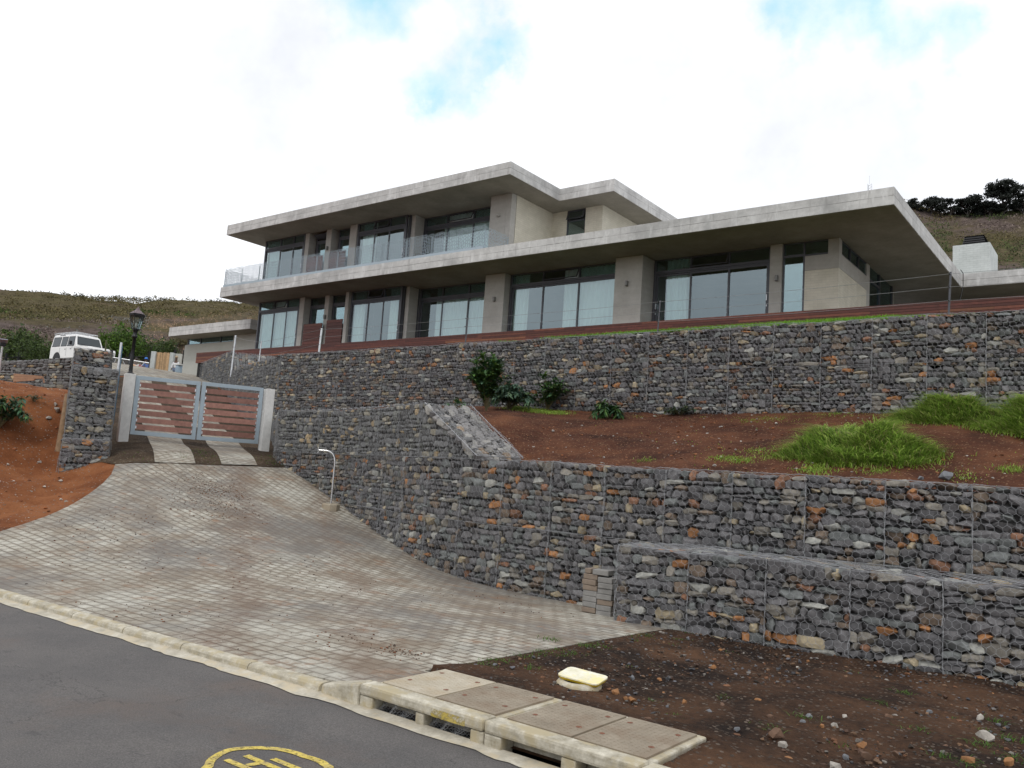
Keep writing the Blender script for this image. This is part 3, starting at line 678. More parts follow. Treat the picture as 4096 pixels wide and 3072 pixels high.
def gabion_wall(root, path, tiers, thick=1.0, kind='mix', top=None, zoff=None, clip=None, ground=None, wirer=.0026, size=1.0, ends=(False, False), wire=True, ww=.095, L=1.0, gname='gabion_basket'):
    """baskets wired side by side along path (outer face on the right hand of the path), stacked in tiers"""
    pts = split_path(path, L)
    nseg = len(pts)-1
    norms = []
    for i in range(nseg):
        d = pts[i+1]-pts[i]; d /= np.linalg.norm(d); norms.append(np.array([d[1], -d[0], 0]))
    pn = [norms[0]]+[(norms[i]+norms[i+1])/np.linalg.norm(norms[i]+norms[i+1]) for i in range(nseg-1)]+[norms[-1]]
    for ti, (z0, z1) in enumerate(tiers):
        for i in range(nseg):
            a, b = pts[i], pts[i+1]; n = norms[i]
            zo0 = zoff(*a, z1) if zoff else 0; zo1 = zoff(*b, z1) if zoff else 0
            if ground is not None and max(ground(*a), ground(*b)) > z1-.02 : 
                if min(ground(*a), ground(*b)) > z1-.02: continue
            mb = MB()
            c = [np.array((*a, z0)), np.array((*b, z0)), np.array((*b, z1+zo1)), np.array((*a, z1+zo0))]
            g = None
            if ground is not None:
                gz = min(ground(*a), ground(*b))-.15
                g = lambda P, gz=gz: P[2] > gz
            def cl(P):
                return (g is None or g(P)) and (clip is None or clip(P))
            stones(mb, c, n, size, kind, cl)
            # dark box behind the face stones, coloured for the shade in the gaps
            bi = [np.array((*(p-pn_[:2]*thick), 0)) for p, pn_ in ((a, pn[i]), (b, pn[i+1]))]
            ia = np.array((*(a-pn[i][:2]*.11), 0)); ib = np.array((*(b-pn[i+1][:2]*.11), 0))
            def up(p, z): return (p[0], p[1], z)
            lastt = ti == len(tiers)-1; zt0 = z1+zo0-(.07 if lastt else -.09); zt1 = z1+zo1-(.07 if lastt else -.09)
            def cz(p, z):                                        # lower the core where the top is cut to a slope
                if clip is None: return z
                while z > z0+.02 and not clip(np.array((p[0]+pn[i][0]*.11, p[1]+pn[i][1]*.11, z+.05))): z -= .03
                return z
            zt0 = cz(ia, zt0); zt1 = cz(ib, zt1)
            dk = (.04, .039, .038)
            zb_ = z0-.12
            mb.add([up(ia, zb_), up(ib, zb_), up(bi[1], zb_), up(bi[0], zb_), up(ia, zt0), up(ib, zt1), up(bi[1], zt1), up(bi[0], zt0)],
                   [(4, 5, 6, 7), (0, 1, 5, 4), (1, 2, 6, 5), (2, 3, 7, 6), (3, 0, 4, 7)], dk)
            wm = MB() if wire else None
            if wire:
                hexwire(wm, c, n, ww, wirer, cl)
                if cl((c[0]+c[1])/2+np.array((0, 0, .02))): wob_line(wm, c[0], c[1], wirer*1.2, 10, .010, n)
                lo = c[0].copy()
                if g is not None: lo[2] = max(lo[2], gz)
                hiz = c[3].copy()
                if clip is not None:
                    while hiz[2] > lo[2] and not clip(hiz): hiz[2] -= .04
                if hiz[2] > lo[2]+.05: wob_line(wm, lo, hiz, wirer*1.15, 16, .022, n)
            if top and ti == len(tiers)-1:
                tp = [np.array((*a, z1+zo0)), np.array((*b, z1+zo1)), np.array((*(b-pn[i+1][:2]*thick), z1+zo1)), np.array((*(a-pn[i][:2]*thick), z1+zo0))]
                stones(mb, [tp[0]-n*.05, tp[1]-n*.05, tp[2], tp[3]], np.array((0, 0, 1.)), size*1.5, kind, clip, .07)
                if wire:
                    hexwire(wm, tp, np.array((0, 0, 1.)), ww, wirer, clip, .012)
            if wire and ti == len(tiers)-1 and clip is not None and clip(c[3]) and clip(c[2]):
                wob_line(wm, c[3], c[2], .007, 10, .014, np.array((0, 0, .8))+n*.6)
            if wire and ti == len(tiers)-1 and clip is None:
                wob_line(wm, c[3], c[2], wirer*1.5, 10, .014, np.array((0, 0, .6)))
            if ends[0] and i == 0 or ends[1] and i == nseg-1:
                for e, (p, bb, pi) in enumerate(((a, bi[0], pn[i]), (b, bi[1], pn[i+1]))):
                    if not ends[e] or (e == 0 and i) or (e == 1 and i != nseg-1): continue
                    dd = (b-a)/np.linalg.norm(b-a)*(1 if e else -1); nn = np.array((*dd, 0))
                    q0 = np.array((*p, z0)); q1 = np.array((bb[0], bb[1], z0)); zt = z1+(zo1 if e else zo0)
                    cc = [q0, q1, np.array((q1[0], q1[1], zt)), np.array((q0[0], q0[1], zt))] if e else [q1, q0, np.array((q0[0], q0[1], zt)), np.array((q1[0], q1[1], zt))]
                    stones(mb, cc, nn, size, kind, cl)
                    if wire: hexwire(wm, cc, nn, ww, wirer, cl)
            o = mb.build(gname, M_stone, root)
            if wire and wm.v: wm.build('wire_mesh', M_wire, o)

def wz(seed, amp=.03):
    return lambda x, y, z: amp*mnoise.noise((x*.7+seed, y*.7, 0))*2
# upper retaining wall
g = thing('gabion_wall', 'long straight grey gabion wall two baskets high below the timber deck of the house', 'gabion wall', (-11, 17.3, 1.6), 'gabion retaining walls')
gabion_wall(g, [(-23.4, 17.3), (1.6, 17.3)], [(1.45, 2.78), (2.78, 3.70)], 1.0, 'mix', zoff=wz(3), ground=lambda x, y: H2(x, y+.0)-.03, wirer=.0024, size=.78)
# side wall climbing the drive
g = thing('gabion_wall', 'dark gabion wall running uphill along the driveway behind the gate', 'gabion wall', (-30, 20, 2.0), 'gabion retaining walls')
gabion_wall(g, [(-31.2, 20.55), (-30.3, 20.0), (-23.4, 17.3)], [(.75, 1.75), (1.75, 2.75), (2.75, 3.71)], 1.0, 'grey', zoff=wz(5), ground=lambda x, y: H1(x, y)-.1, wirer=.0028)
g = thing('gabion_wall', 'raised end of the dark gabion wall at the top of the driveway, beside the garage', 'gabion wall', (-34, 22, 3.2), 'gabion retaining walls')
def clip_up(P): return P[2] < 4.75 - max(0, P[0]+31.9)*.72+.05
gabion_wall(g, [(-37.7, 23.15), (-31.9, 20.95), (-30.4, 20.2)], [(2.75, 3.75), (3.75, 4.76)], 2.2, 'grey', zoff=wz(6, .02), clip=clip_up, ground=lambda x, y: H1(x, y)-.1, wirer=.0028)
sl = MB(); c4 = [np.array(q, float) for q in [(-31.8, 20.95, 4.74), (-30.3, 20.15, 3.76), (-28.5, 21.4, 3.80), (-30.6, 22.9, 4.74)]]
nn = np.cross(c4[1]-c4[0], c4[3]-c4[0]); nn /= np.linalg.norm(nn)
stones(sl, [c4[0], c4[1], c4[2], c4[3]], nn, 1.3, 'mix', None, .09)
o = sl.build('gabion_basket', M_stone, g); wm = MB(); hexwire(wm, c4, nn, .095, .003, None, .01); wm.build('wire_mesh', M_wire, o)

# curved retaining wall beside the apron
g = thing('gabion_wall', 'curved gabion wall sweeping from the gate down beside the paved driveway and along the verge', 'gabion wall', (-9, 11.4, -1.9), 'gabion retaining walls')
gabion_wall(g, MIDWALL, [(-1.98, -.78), (-.78, .33)], 1.0, 'mix', zoff=wz(1, .02), ground=lambda x, y: H1(x, y)-.05, wirer=.0021, size=.84)
def clip_mid(P): return P[2] < 1.38 - max(0, P[0]+11.15)*.60
UPPATH = [p for p in MIDWALL if p[0] < -9.3]
gabion_wall(g, UPPATH, [(.33, 1.37)], 1.0, 'grey', zoff=wz(2, .02), clip=clip_mid, wirer=.0024, size=.8)
sl = MB(); c4 = [np.array(q, float) for q in [(-11.15, 11.66, 1.36), (-9.50, 11.37, .37), (-8.95, 12.0, .39), (-10.72, 12.5, 1.42)]]
nn = np.cross(c4[1]-c4[0], c4[3]-c4[0]); nn /= np.linalg.norm(nn)
# stones lie flat on the slope
stones(sl, [c4[0], c4[1], c4[2], c4[3]], nn, .95, 'lightgrey', None, .12, tilt=.35)
o = sl.build('gabion_basket', M_stone, g); wm = MB(); hexwire(wm, c4, nn, .085, .003, None, .02)
wob_line(wm, c4[0], c4[1], .006, 12, .006, nn); wob_line(wm, c4[3], c4[2], .006, 12, .006, nn); wob_line(wm, c4[1], c4[2], .006, 8, .006, nn)
wm.build('wire_mesh', M_wire, o)

# low front row
g = thing('gabion_wall', 'low single row of gabions nearest the road, standing on the dark verge soil', 'gabion wall', (-3, 10.5, -1.9), 'gabion retaining walls')
gabion_wall(g, [(-5.85, 10.18), (-1.15, 10.98), (1.0, 11.35)], [(-1.95, -.80)], 1.12, 'mix', top=True, zoff=wz(7, .02), ground=lambda x, y: H1(x, y)-.05, wirer=.0023, size=.90, ends=(True, False))

# stepped gabion pillar left of the gate
ax = np.array((-.90, .43)); ay = np.array((.43, .90))
def lp(u, v): return (-19.02+ax[0]*u-ay[0]*v*1.0, 9.62+ax[1]*u-ay[1]*v*1.0)
g = thing('gabion_wall', 'narrow stepped gabion buttress beside the orange soil, left of the white gatepost', 'gabion wall', (-19.5, 9.2, -.9), 'gabion retaining walls')
gabion_wall(g, [lp(0, .99), lp(0, .02)], [(-1.1, .26)], 1.2, 'mix', top=True, ends=(True, True), wirer=.0028, L=1.3, size=.85)
gabion_wall(g, [lp(.32, .98), lp(.32, .02)], [(.26, 1.10), (1.10, 1.94)], 1.2, 'grey', ends=(True, True), wirer=.0028, L=1.3, size=.85)
gabion_wall(g, [lp(1.4, 1.0), lp(1.4, .2)], [(1.3, 1.94), (1.94, 2.47)], 1.0, 'mix', ends=(True, True), wirer=.0028, L=1.3, size=.85)
# background wall behind the orange bank
g = thing('gabion_wall', 'low distant gabion wall behind the orange soil bank, below the white off-road car', 'gabion wall', (-49, 20, 3.6), 'gabion retaining walls')
gabion_wall(g, [(-57, 13.9), (-50.45, 18.79), (-47.16, 21.26), (-46.1, 22.05)], [(3.0, 4.35)], .5, 'grey', zoff=lambda x, y, z: np.interp(x, [-57, -50.5, -47.2, -43], [4.1, 4.60, 5.1, 5.2])-4.35, wire=False, size=1.35, L=1.6)

# ------------------------------------------------------------------ the house
HX0, HX1 = -37.8, -5.55
house = thing('house', 'large modern two-storey house with flat concrete roof slabs and wide sliding glass doors', 'house', (-20, 27, 5.4))
def slab(name, plan, z0, z1, fascia=None, mat=M_conc, parent=None, soff=True):
    m = MB(); zm = z0+(z1-z0)*.52
    ins = []
    m.prism(plan, z0+.012, zm)
    # upper lift set back 5 mm
    P = [Vector((*p, 0)) for p in plan]; n = len(P)
    for i in range(n):
        a, b, c = P[i-1], P[i], P[(i+1) % n]
        d1 = (b-a).normalized(); d2 = (c-b).normalized(); n1 = Vector((-d1.y, d1.x, 0)); n2 = Vector((-d2.y, d2.x, 0))
        ins.append((b.x+(n1.x+n2.x)*.006, b.y+(n1.y+n2.y)*.006))
    m.prism(ins, zm+.004, z1)
    o = m.build(name, mat, parent, False, .012)
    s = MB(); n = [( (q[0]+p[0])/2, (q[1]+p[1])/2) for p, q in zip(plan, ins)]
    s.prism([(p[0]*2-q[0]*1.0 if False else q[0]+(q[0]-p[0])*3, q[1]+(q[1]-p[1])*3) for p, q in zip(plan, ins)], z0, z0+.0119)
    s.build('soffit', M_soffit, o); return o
roofA = [(HX0, 23.8), (-19.25, 23.8), (-19.25, 27.15), (-16.65, 27.15), (-16.65, 37), (HX0, 37)]
roofB = [(HX0, 23.8), (HX1, 23.8), (HX1, 34.08), (9, 34.08), (9, 41), (HX0, 41)]
slab('upper_roof', roofA, 11.57, 12.09, parent=house)
slab('lower_roof', roofB, 8.28, 8.80, parent=house)
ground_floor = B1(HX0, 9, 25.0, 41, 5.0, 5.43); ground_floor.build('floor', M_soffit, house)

# walls (bagged brick) ------------------------------------------------
m = MB()
m.box(-36.84, -36.66, 25.75, 36.5, 5.43, 8.278); m.box(-36.82, -36.66, 25.75, 36.5, 8.80, 11.568)
m.box(-36.66, -7.9, 33.9, 34.06, 5.43, 8.278)
m.build('side_wall', M_render, house)
m = MB()
m.box(-20.60, -20.41, 25.80, 28.35, 8.80, 11.568); m.box(-20.41, -19.65, 28.35, 28.55, 8.80, 11.568); m.box(-18.71, -17.87, 28.35, 28.55, 8.80, 11.568)
m.box(-19.65, -18.71, 28.35, 28.55, 8.80, 9.75); m.box(-18.07, -17.87, 28.55, 36, 8.80, 11.568)
m.build('upper_brick_wall', M_brick, house)
m = MB(); m.box(-8.76, -7.70, 26.2, 26.45, 5.43, 7.31); m.box(-7.95, -7.70, 26.45, 29.40, 5.43, 7.31); m.build('corner_brick_wall', M_brick, house)
m = MB(); m.box(-8.76, -7.693, 26.193, 26.45, 7.315, 7.79); m.box(-7.95, -7.693, 26.45, 29.40, 7.315, 7.79); m.box(-8.04, -7.70, 26.2, 26.5, 7.79, 8.278)
m.build('ring_beam', M_pillar, house)
m = MB(); m.box(-7.7, -3.6, 37.8, 38, 5.43, 8.278, ); m.box(-3.6, 9, 37.3, 37.5, 5.43, 8.278); m.build('back_wing_wall', M_render, house)
m = MB(); m.box(-7.6, -3.7, 37.70, 37.79, 5.43, 8.27); m.build('shaded_glazing', M_frame, house)  # flat dark sheet standing in for glazing and the shade under the patio roof
# interiors: dim rooms so that the panes have something behind them
m = MB()
for x in (-29.95, -21.2, -14.6, -8.9):
    m.box(x, x+.12, 27.2, 33.9, 5.44, 8.277)
for x in (-33.3, -30.0, -21.4):
    m.box(x, x+.12, 27.2, 36, 8.81, 11.567)
m.box(-36.66, -17.9, 33, 33.1, 8.81, 11.567); 
m.build('interior_wall', M_inside, house)

# pillars ------------------------------------------------------------------
def pillar(x0, x1, y0, y1, z0, z1): return B1(x0, x1, y0, y1, z0, z1).build('pillar', M_pillar, house, False, .012)
for a in [(-33.40, -33.05, 25.47, 25.95), (-31.68, -31.38, 25.62, 26.0), (-30.02, -29.80, 25.47, 25.95), (-26.36, -26.14, 25.8, 26.6), (-21.60, -20.58, 25.58, 26.5), (-15.38, -14.26, 25.46, 26.5), (-9.88, -9.48, 26.10, 26.5), (-7.95, -7.70, 29.41, 29.80)]:
    pillar(*a, 5.44, 8.277)
for a in [(-33.50, -33.20, 25.50, 25.95), (-31.90, -31.52, 25.50, 26.0), (-30.24, -29.76, 25.55, 25.95), (-26.45, -26.14, 25.8, 26.5), (-21.50, -20.68, 25.45, 26.5)]:
    pillar(*a, 8.805, 11.567)
B1(-20.675, -20.405, 25.45, 25.77, 8.805, 11.567).build('pillar', M_pillar, house, False, .012)

# windows ---------------------------------------------------------------------
def bar(m, x0, x1, z0, z1, y0, y1): m.box(x0, x1, y0, y1, z0, z1)
def curtain(parent, x0, x1, Y, z0, z1, amp=.035, fr=34, mat=M_curtain):
    m = MB(); n = max(8, int((x1-x0)*44)); V = []
    for i in range(n+1):
        x = x0+(x1-x0)*i/n; y = Y+amp*math.sin(x*fr+.8*math.sin(x*5.3)); V += [(x, y, z0), (x, y, z1)]
    m.add(V, [(2*i, 2*i+2, 2*i+3, 2*i+1) for i in range(n)]); return m.build('curtain', mat, parent, True)
def slider(x0, x1, Y, z0, zr, zt, splits=None, open_t=1, curt=(), handle=True, name='sliding_door', rightcol=0):
    """frame with three sliding leaves below and three top lights above"""
    splits = splits or [x0+(x1-x0)/3, x0+2*(x1-x0)/3]
    f = MB(); d = .09
    bar(f, x0, x0+.09, z0, zt, Y, Y+d); bar(f, x1-.09, x1, z0, zt, Y, Y+d)
    bar(f, x0+.09, x1-.09, zr-.05, zr+.03, Y-.02, Y+d); bar(f, x0+.09, x1-.09, zt-.035, zt, Y, Y+d); bar(f, x0+.09, x1-.09, z0, z0+.05, Y, Y+d)
    bar(f, x0+.09, x1-.09, zr-.10, zr-.053, Y+.01, Y+d-.01)
    for s in splits: bar(f, s-.03, s+.03, zr+.03, zt-.035, Y+.004, Y+d)
    root = f.build(name, M_frame, house)
    xs = [x0+.09]+list(splits)+[x1-.09]
    for i in range(3):
        a, b = xs[i], xs[i+1]; yy = Y+.07-.022*i*(1 if i < 2 else 1.05)
        if i > 0: a -= .03
        if i < 2: b += .03
        l = MB(); t = .065; zl, zh = z0+.05, zr-.11
        bar(l, a, a+t, zl, zh, yy-.018, yy+.018); bar(l, b-t, b, zl, zh, yy-.018, yy+.018); bar(l, a+t, b-t, zl, zl+.08, yy-.018, yy+.018); bar(l, a+t, b-t, zh-.06, zh, yy-.018, yy+.018)
        l.build('leaf_frame', M_frame, root)
        pn = MB(); tl = rng.normal(0, .006); tv = rng.normal(0, .004); pn.add([(a+t-.004, yy-tl, zl+.07), (b-t+.004, yy+tl, zl+.07), (b-t+.004, yy+tl+tv, zh-.05), (a+t-.004, yy-tl+tv, zh-.05)], [(0, 1, 2, 3)]); pn.build('pane', M_glass, root)
        a, b = xs[i]+(.03 if i else 0), xs[i+1]-(.03 if i < 2 else 0)
        zl, zh = zr+.035, zt-.04
        if i == open_t:                                   # top-hung light pushed open at the bottom
            o_ = -.16; s_ = MB()
            def q(x, z, dy=0):
                k = (zh-z)/(zh-zl); return (x, Y+.03+o_*k+dy, z)
            for (xa, xb, za, zb) in ((a, a+.04, zl, zh), (b-.04, b, zl, zh), (a+.04, b-.04, zl, zl+.045), (a+.04, b-.04, zh-.04, zh)):
                s_.add([q(xa, za), q(xb, za), q(xb, za, .03), q(xa, za, .03), q(xa, zb), q(xb, zb), q(xb, zb, .03), q(xa, zb, .03)], [(0, 3, 2, 1), (4, 5, 6, 7), (0, 1, 5, 4), (1, 2, 6, 5), (2, 3, 7, 6), (3, 0, 4, 7)])
            s_.build('open_sash', M_frame, root)
            p = MB(); p.poly([q(a+.036, zl+.04, .015), q(b-.036, zl+.04, .015), q(b-.036, zh-.03, .015), q(a+.036, zh-.03, .015)]); p.build('top_pane', M_glass, root)
        else:
            B1(a-.004, b+.004, Y+.04, Y+.048, zl-.008, zh+.008).build('top_pane', M_glass, root)
    if handle:
        for xx in ((x0+.13, x1-.12) if handle == 2 else (x0+.13,) if handle == 3 else (x1-.12,)):
            B1(xx-.012, xx+.012, Y-.035, Y+.02, z0+1.02, z0+1.22).build('handle', M_steel, root); B1(xx-.01, xx+.01, Y-.02, Y+.02, z0+.82, z0+.88).build('lock', M_steel, root)
    for (a, b) in curt: curtain(root, a, b, Y+.16, z0+.02, zt-.03)
    return root
G0, GR, GT = 5.44, 7.82, 8.277
slider(-36.78, -33.42, 25.5, G0, GR, GT, [-35.50, -34.45], 1, [(-36.5, -33.5)])
slider(-29.76, -26.40, 25.6, G0, GR, GT, [-28.58, -27.56], 1, [(-29.6, -28.9), (-27.3, -26.5)])
slider(-26.12, -21.62, 26.45, G0, GR, GT, [-24.74, -23.22], 9, [(-25.2, -21.7)])
slider(-20.56, -15.42, 25.93, G0, GR, GT, [-18.92, -17.24], 1, [(-20.4, -19.7), (-18.0, -15.5)])
slider(-14.24, -9.90, 26.3, G0, GR, GT, [-12.80, -11.38], 1, [(-13.8, -12.9)], 2)
U0, UR, UT = 8.81, 11.13, 11.567
slider(-36.78, -33.52, 25.5, U0, UR, UT, [-35.50, -34.42], 9, [(-36.5, -35.5)])
slider(-29.74, -26.48, 25.6, U0, UR, UT, [-28.58, -27.58], 1, [(-29.5, -28.5), (-26.8, -26.55)])
slider(-26.12, -21.52, 26.4, U0, UR, UT, [-24.74, -23.22], 1, [(-25.0, -21.6)])
# bay side returns
for z0, zr, zt in ((G0, GR, GT), (U0, UR, UT)):
    f = MB(); f.box(-26.42, -26.37, 25.70, 25.79, z0, zt); f.box(-26.16, -26.13, 26.36, 26.44, z0, zt)
    o = f.build('bay_mullion', M_frame, house)
# narrow windows with timber screens
def narrow(x0, x1, Y, z0, zr, zt, opened=False):
    f = MB()
    bar(f, x0, x0+.06, z0, zt, Y, Y+.08); bar(f, x1-.06, x1, z0, zt, Y, Y+.08); bar(f, x0+.06, x1-.06, zr-.04, zr+.04, Y-.01, Y+.08); bar(f, x0+.06, x1-.06, zt-.03, zt, Y, Y+.08)
    bar(f, x0+.06, x0+.14, z0, zr-.04, Y+.01, Y+.07); bar(f, x0+.14, x1-.06, zr-.12, zr-.04, Y+.01, Y+.07)
    r_ = f.build('narrow_window', M_frame, house)
    B1(x0+.135, x1-.055, Y+.03, Y+.038, z0, zr-.11).build('pane', M_glass, r_)
    if opened:
        p = MB(); p.obox(((x0+x1)/2, Y-.12, zr+.20), ((x1-x0)/2-.07, 0, 0), (0, .17, -.06), (0, .004, .012)); p.build('open_sash', M_frame, r_)
    else: B1(x0+.055, x1-.055, Y+.03, Y+.038, zr+.035, zt-.025).build('top_pane', M_glass, r_)
for z0, zr, zt, op in ((G0, 7.86, GT, False), (U0, 11.16, UT, True)):
    narrow(-33.04, -31.69, 25.85, z0, zr, zt, op); narrow(-31.37, -30.04, 25.85, z0, zr, zt)
def hardcol():
    r = rng.random(); b = rng.uniform(.7, 1.3)
    return np.array((.095, .026, .018) if r < .65 else (.13, .04, .024) if r < .92 else (.19, .07, .035))*b
def screen(x0, x1, Y, z0, z1):
    m = MB(); n = 10; h = (z1-z0)/n
    for k in range(n): m.box(x0, x1, Y, Y+.03, z0+k*h+.006, z0+(k+1)*h-.006, hardcol())
    m.box(x0+.02, x1-.02, Y+.031, Y+.05, z0, z1-.01, (.03, .012, .01)); return m.build('timber_screen', M_wood_attr, house)
screen(-32.87, -31.49, 25.42, 5.44, 6.88); screen(-31.17, -30.04, 25.42, 5.44, 6.98)
screen(-33.15, -31.95, 25.44, 8.82, 10.28); screen(-31.48, -30.30, 25.44, 8.82, 10.34)
# single fixed light, clerestory strips and side glazing
f = MB(); bar(f, -9.47, -9.43, G0, GT, 26.2, 26.28); bar(f, -8.82, -8.765, G0, GT, 26.2, 26.28); bar(f, -9.43, -8.82, 7.80, 7.88, 26.19, 26.28); bar(f, -8.765, -8.05, 7.80, 7.85, 26.2, 26.28); bar(f, -8.765, -8.05, 8.24, GT, 26.2, 26.28); bar(f, -9.43, -8.82, 8.24, GT, 26.2, 26.28)
o = f.build('fixed_window', M_frame, house); B1(-9.432, -8.818, 26.23, 26.238, G0, 7.805).build('pane', M_glass, o)
B1(-9.432, -8.818, 26.23, 26.238, 7.875, 8.245).build('top_pane', M_glass, o); B1(-8.767, -8.048, 26.23, 26.238, 7.845, 8.245).build('top_pane', M_glass, o)
f = MB(); f.box(-7.79, -7.71, 26.5, 29.40, 7.795, 7.84); f.box(-7.79, -7.71, 26.5, 29.40, 8.24, 8.277)
for y in (27.5, 28.45): f.box(-7.79, -7.71, y-.03, y+.03, 7.84, 8.24)
f.box(-7.79, -7.71, 29.81, 31.2, 7.75, 7.82); f.box(-7.79, -7.70, 31.15, 31.23, 5.44, 8.277); f.box(-7.79, -7.71, 33.0, 33.1, 5.44, 8.277)
o = f.build('side_glazing', M_frame, house)
for a, b in ((26.51, 27.47), (27.53, 28.42), (28.48, 29.39)): B1(-7.754, -7.746, a-.004, b+.004, 7.836, 8.244).build('pane', M_glass, o)
B1(-7.754, -7.746, 29.81, 31.15, 5.44, 7.752).build('pane', M_glass, o); B1(-7.754, -7.746, 29.81, 31.15, 7.818, 8.27).build('pane', M_glass, o); B1(-7.754, -7.746, 31.22, 33.0, 5.44, 8.27).build('pane', M_glass, o)
# upper small window
f = MB(); bar(f, -19.65, -19.60, 9.75, 11.56, 28.38, 28.46); bar(f, -18.76, -18.71, 9.75, 11.56, 28.38, 28.46); bar(f, -19.6, -18.76, 11.07, 11.13, 28.36, 28.46); bar(f, -19.6, -18.76, 11.52, 11.56, 28.38, 28.46); bar(f, -19.6, -18.76, 9.75, 9.80, 28.38, 28.46)
o = f.build('casement_window', M_frame, house)
s_ = MB()
for (xa, xb, za, zb) in ((-19.6, -19.55, 0, 1), (-18.81, -18.76, 0, 1), (-19.55, -18.81, 0, .12), (-19.55, -18.81, .88, 1)):
    def q(x, k, dy=0): return (x, 28.37-.17*(1-k)+dy, 11.13+.40*k)
    s_.add([q(xa, za), q(xb, za), q(xb, za, .03), q(xa, za, .03), q(xa, zb), q(xb, zb), q(xb, zb, .03), q(xa, zb, .03)], [(0, 3, 2, 1), (4, 5, 6, 7), (0, 1, 5, 4), (1, 2, 6, 5), (2, 3, 7, 6), (3, 0, 4, 7)])
s_.build('open_sash', M_frame, o); B1(-19.604, -18.756, 28.41, 28.418, 9.79, 11.075).build('pane', M_glass, o)
p = MB(); p.poly([q(-19.56, .1, .015), q(-18.80, .1, .015), q(-18.80, .9, .015), q(-19.56, .9, .015)]); p.build('top_pane', M_glass, o)

# wall lamps
for (x, y, z) in [(-31.53, 25.62, 7.20), (-21.02, 25.58, 7.22), (-14.84, 25.46, 7.28), (-9.62, 26.1, 7.12), (-31.70, 25.5, 10.60)]:
    m = MB(); m.prism([(x-.045, y-.006), (x-.045, y-.10), (x-.03, y-.12), (x+.03, y-.12), (x+.045, y-.10), (x+.045, y-.006)], z-.09, z+.09); m.box(x-.03, x+.03, y-.09, y-.02, z-.10, z-.088)
    m.build('wall_lamp', M_lamp, house, False, .004)
m = MB(); m.lathe([(.0, .06), (.05, .055), (.075, .03), (.085, 0), (.07, -.02), (0, -.022)], (-21.0, 25.37, 10.66), 14); m.box(-21.03, -20.97, 25.37, 25.449, 10.64, 10.68); m.build('wall_lamp', M_pillar, house, True)

# timber deck fascia
m = MB(); nb = 7; z0, z1 = 4.90, 5.44; h = (z1-z0)/nb
for k in range(nb):
    x = -39.2-(0.0)
    while x < 9:
        L = rng.uniform(1.2, 4.2); b = min(9, x+L)
        y = 23.72+rng.uniform(-.004, .004); m.box(x+.002, b-.002, y, y+.022, z0+k*h+.005, z0+(k+1)*h-.004, hardcol()); x = b
m.box(-39.18, 9, 23.745, 23.79, z0+.02, z1-.02, (.02, .01, .008))
for k in range(nb): m.box(-39.2, -39.178, 23.745, 29, z0+k*h+.005, z0+(k+1)*h-.004, hardcol())
m.build('deck_fascia', M_wood_attr, house)
m = MB(); 
for k in range(12): m.box(-39.17, 9, 23.80+k*.1, 23.893+k*.1, 5.405, 5.43, hardcol())
m.box(-39.17, 9, 25.0, 25.45, 5.405, 5.43, hardcol()); m.build('deck', M_wood_attr, house)
B1(-39.1, 9, 23.8, 25.2, 3.6, 4.88).build('under_deck_shade', M_dark, house)  # near-black box painted in for the shade below the deck

# balcony screen: web of irregular oval rings
m = MB()
def ring(P, U, W, a, b, th, rot):
    n = 10; t = np.arange(n)*2*math.pi/n
    c, s = math.cos(rot), math.sin(rot)
    def e(ra, rb):
        x = ra*np.cos(t); z = rb*np.sin(t); return (c*x-s*z)[:, None]*U+(s*x+c*z)[:, None]*np.array((0, 0, 1.))
    o1 = P+e(a, b); i1 = P+e(a-.0115, b-.0115); V = np.r_[o1-W*th, i1-W*th, o1+W*th, i1+W*th]
    k = np.arange(n); k2 = (k+1) % n
    m.add(V, np.r_[np.c_[k, k2, n+k2, n+k], np.c_[n+k, n+k2, 3*n+k2, 3*n+k], np.c_[2*n+k, 3*n+k, 3*n+k2, 2*n+k2], np.c_[k2, k, 2*n+k, 2*n+k2]])
def screen_run(p0, p1, z0, z1):
    p0 = np.array((*p0, 0.)); p1 = np.array((*p1, 0.)); L = np.linalg.norm(p1-p0); U = (p1-p0)/L; W = np.array((-U[1], U[0], 0))
    s = .03; j = 0
    while s < L:
        wd = rng.uniform(.08, .115); z = z0-rng.uniform(0, .11); j += 1
        while z < z1-.02:
            h = rng.uniform(.11, .165); h = h if z+h < z1+.03 else z1+rng.uniform(-.01, .03)-z
            if h > .05 and z+h > z0+.03: ring(p0+U*(s+wd/2+rng.uniform(-.012, .012))+np.array((0, 0, z+h/2)), U, W, wd/2+.010, h/2+.005, .004, rng.normal(0, .22))
            z += h
        s += wd
    for s in np.arange(0, L, 1.45): m.box(*( (p0+U*s)[0]-.012, (p0+U*s)[0]+.012, (p0+U*s)[1]+.02, (p0+U*s)[1]+.045, z0-.09, z1-.1))
screen_run((-37.72, 23.92), (-20.42, 23.92), 8.90, 9.76); screen_run((-20.42, 23.92), (-20.42, 25.44), 8.90, 9.72); screen_run((-37.72, 23.92), (-37.72, 27.5), 8.90, 9.76)
m.box(-37.73, -20.42, 23.885, 23.90, 8.80, 8.93); m.box(-20.43, -20.415, 23.9, 25.44, 8.80, 8.91); m.box(-37.735, -37.72, 23.9, 27.5, 8.80, 8.93)
m.build('balcony_screen', M_gateframe, house)

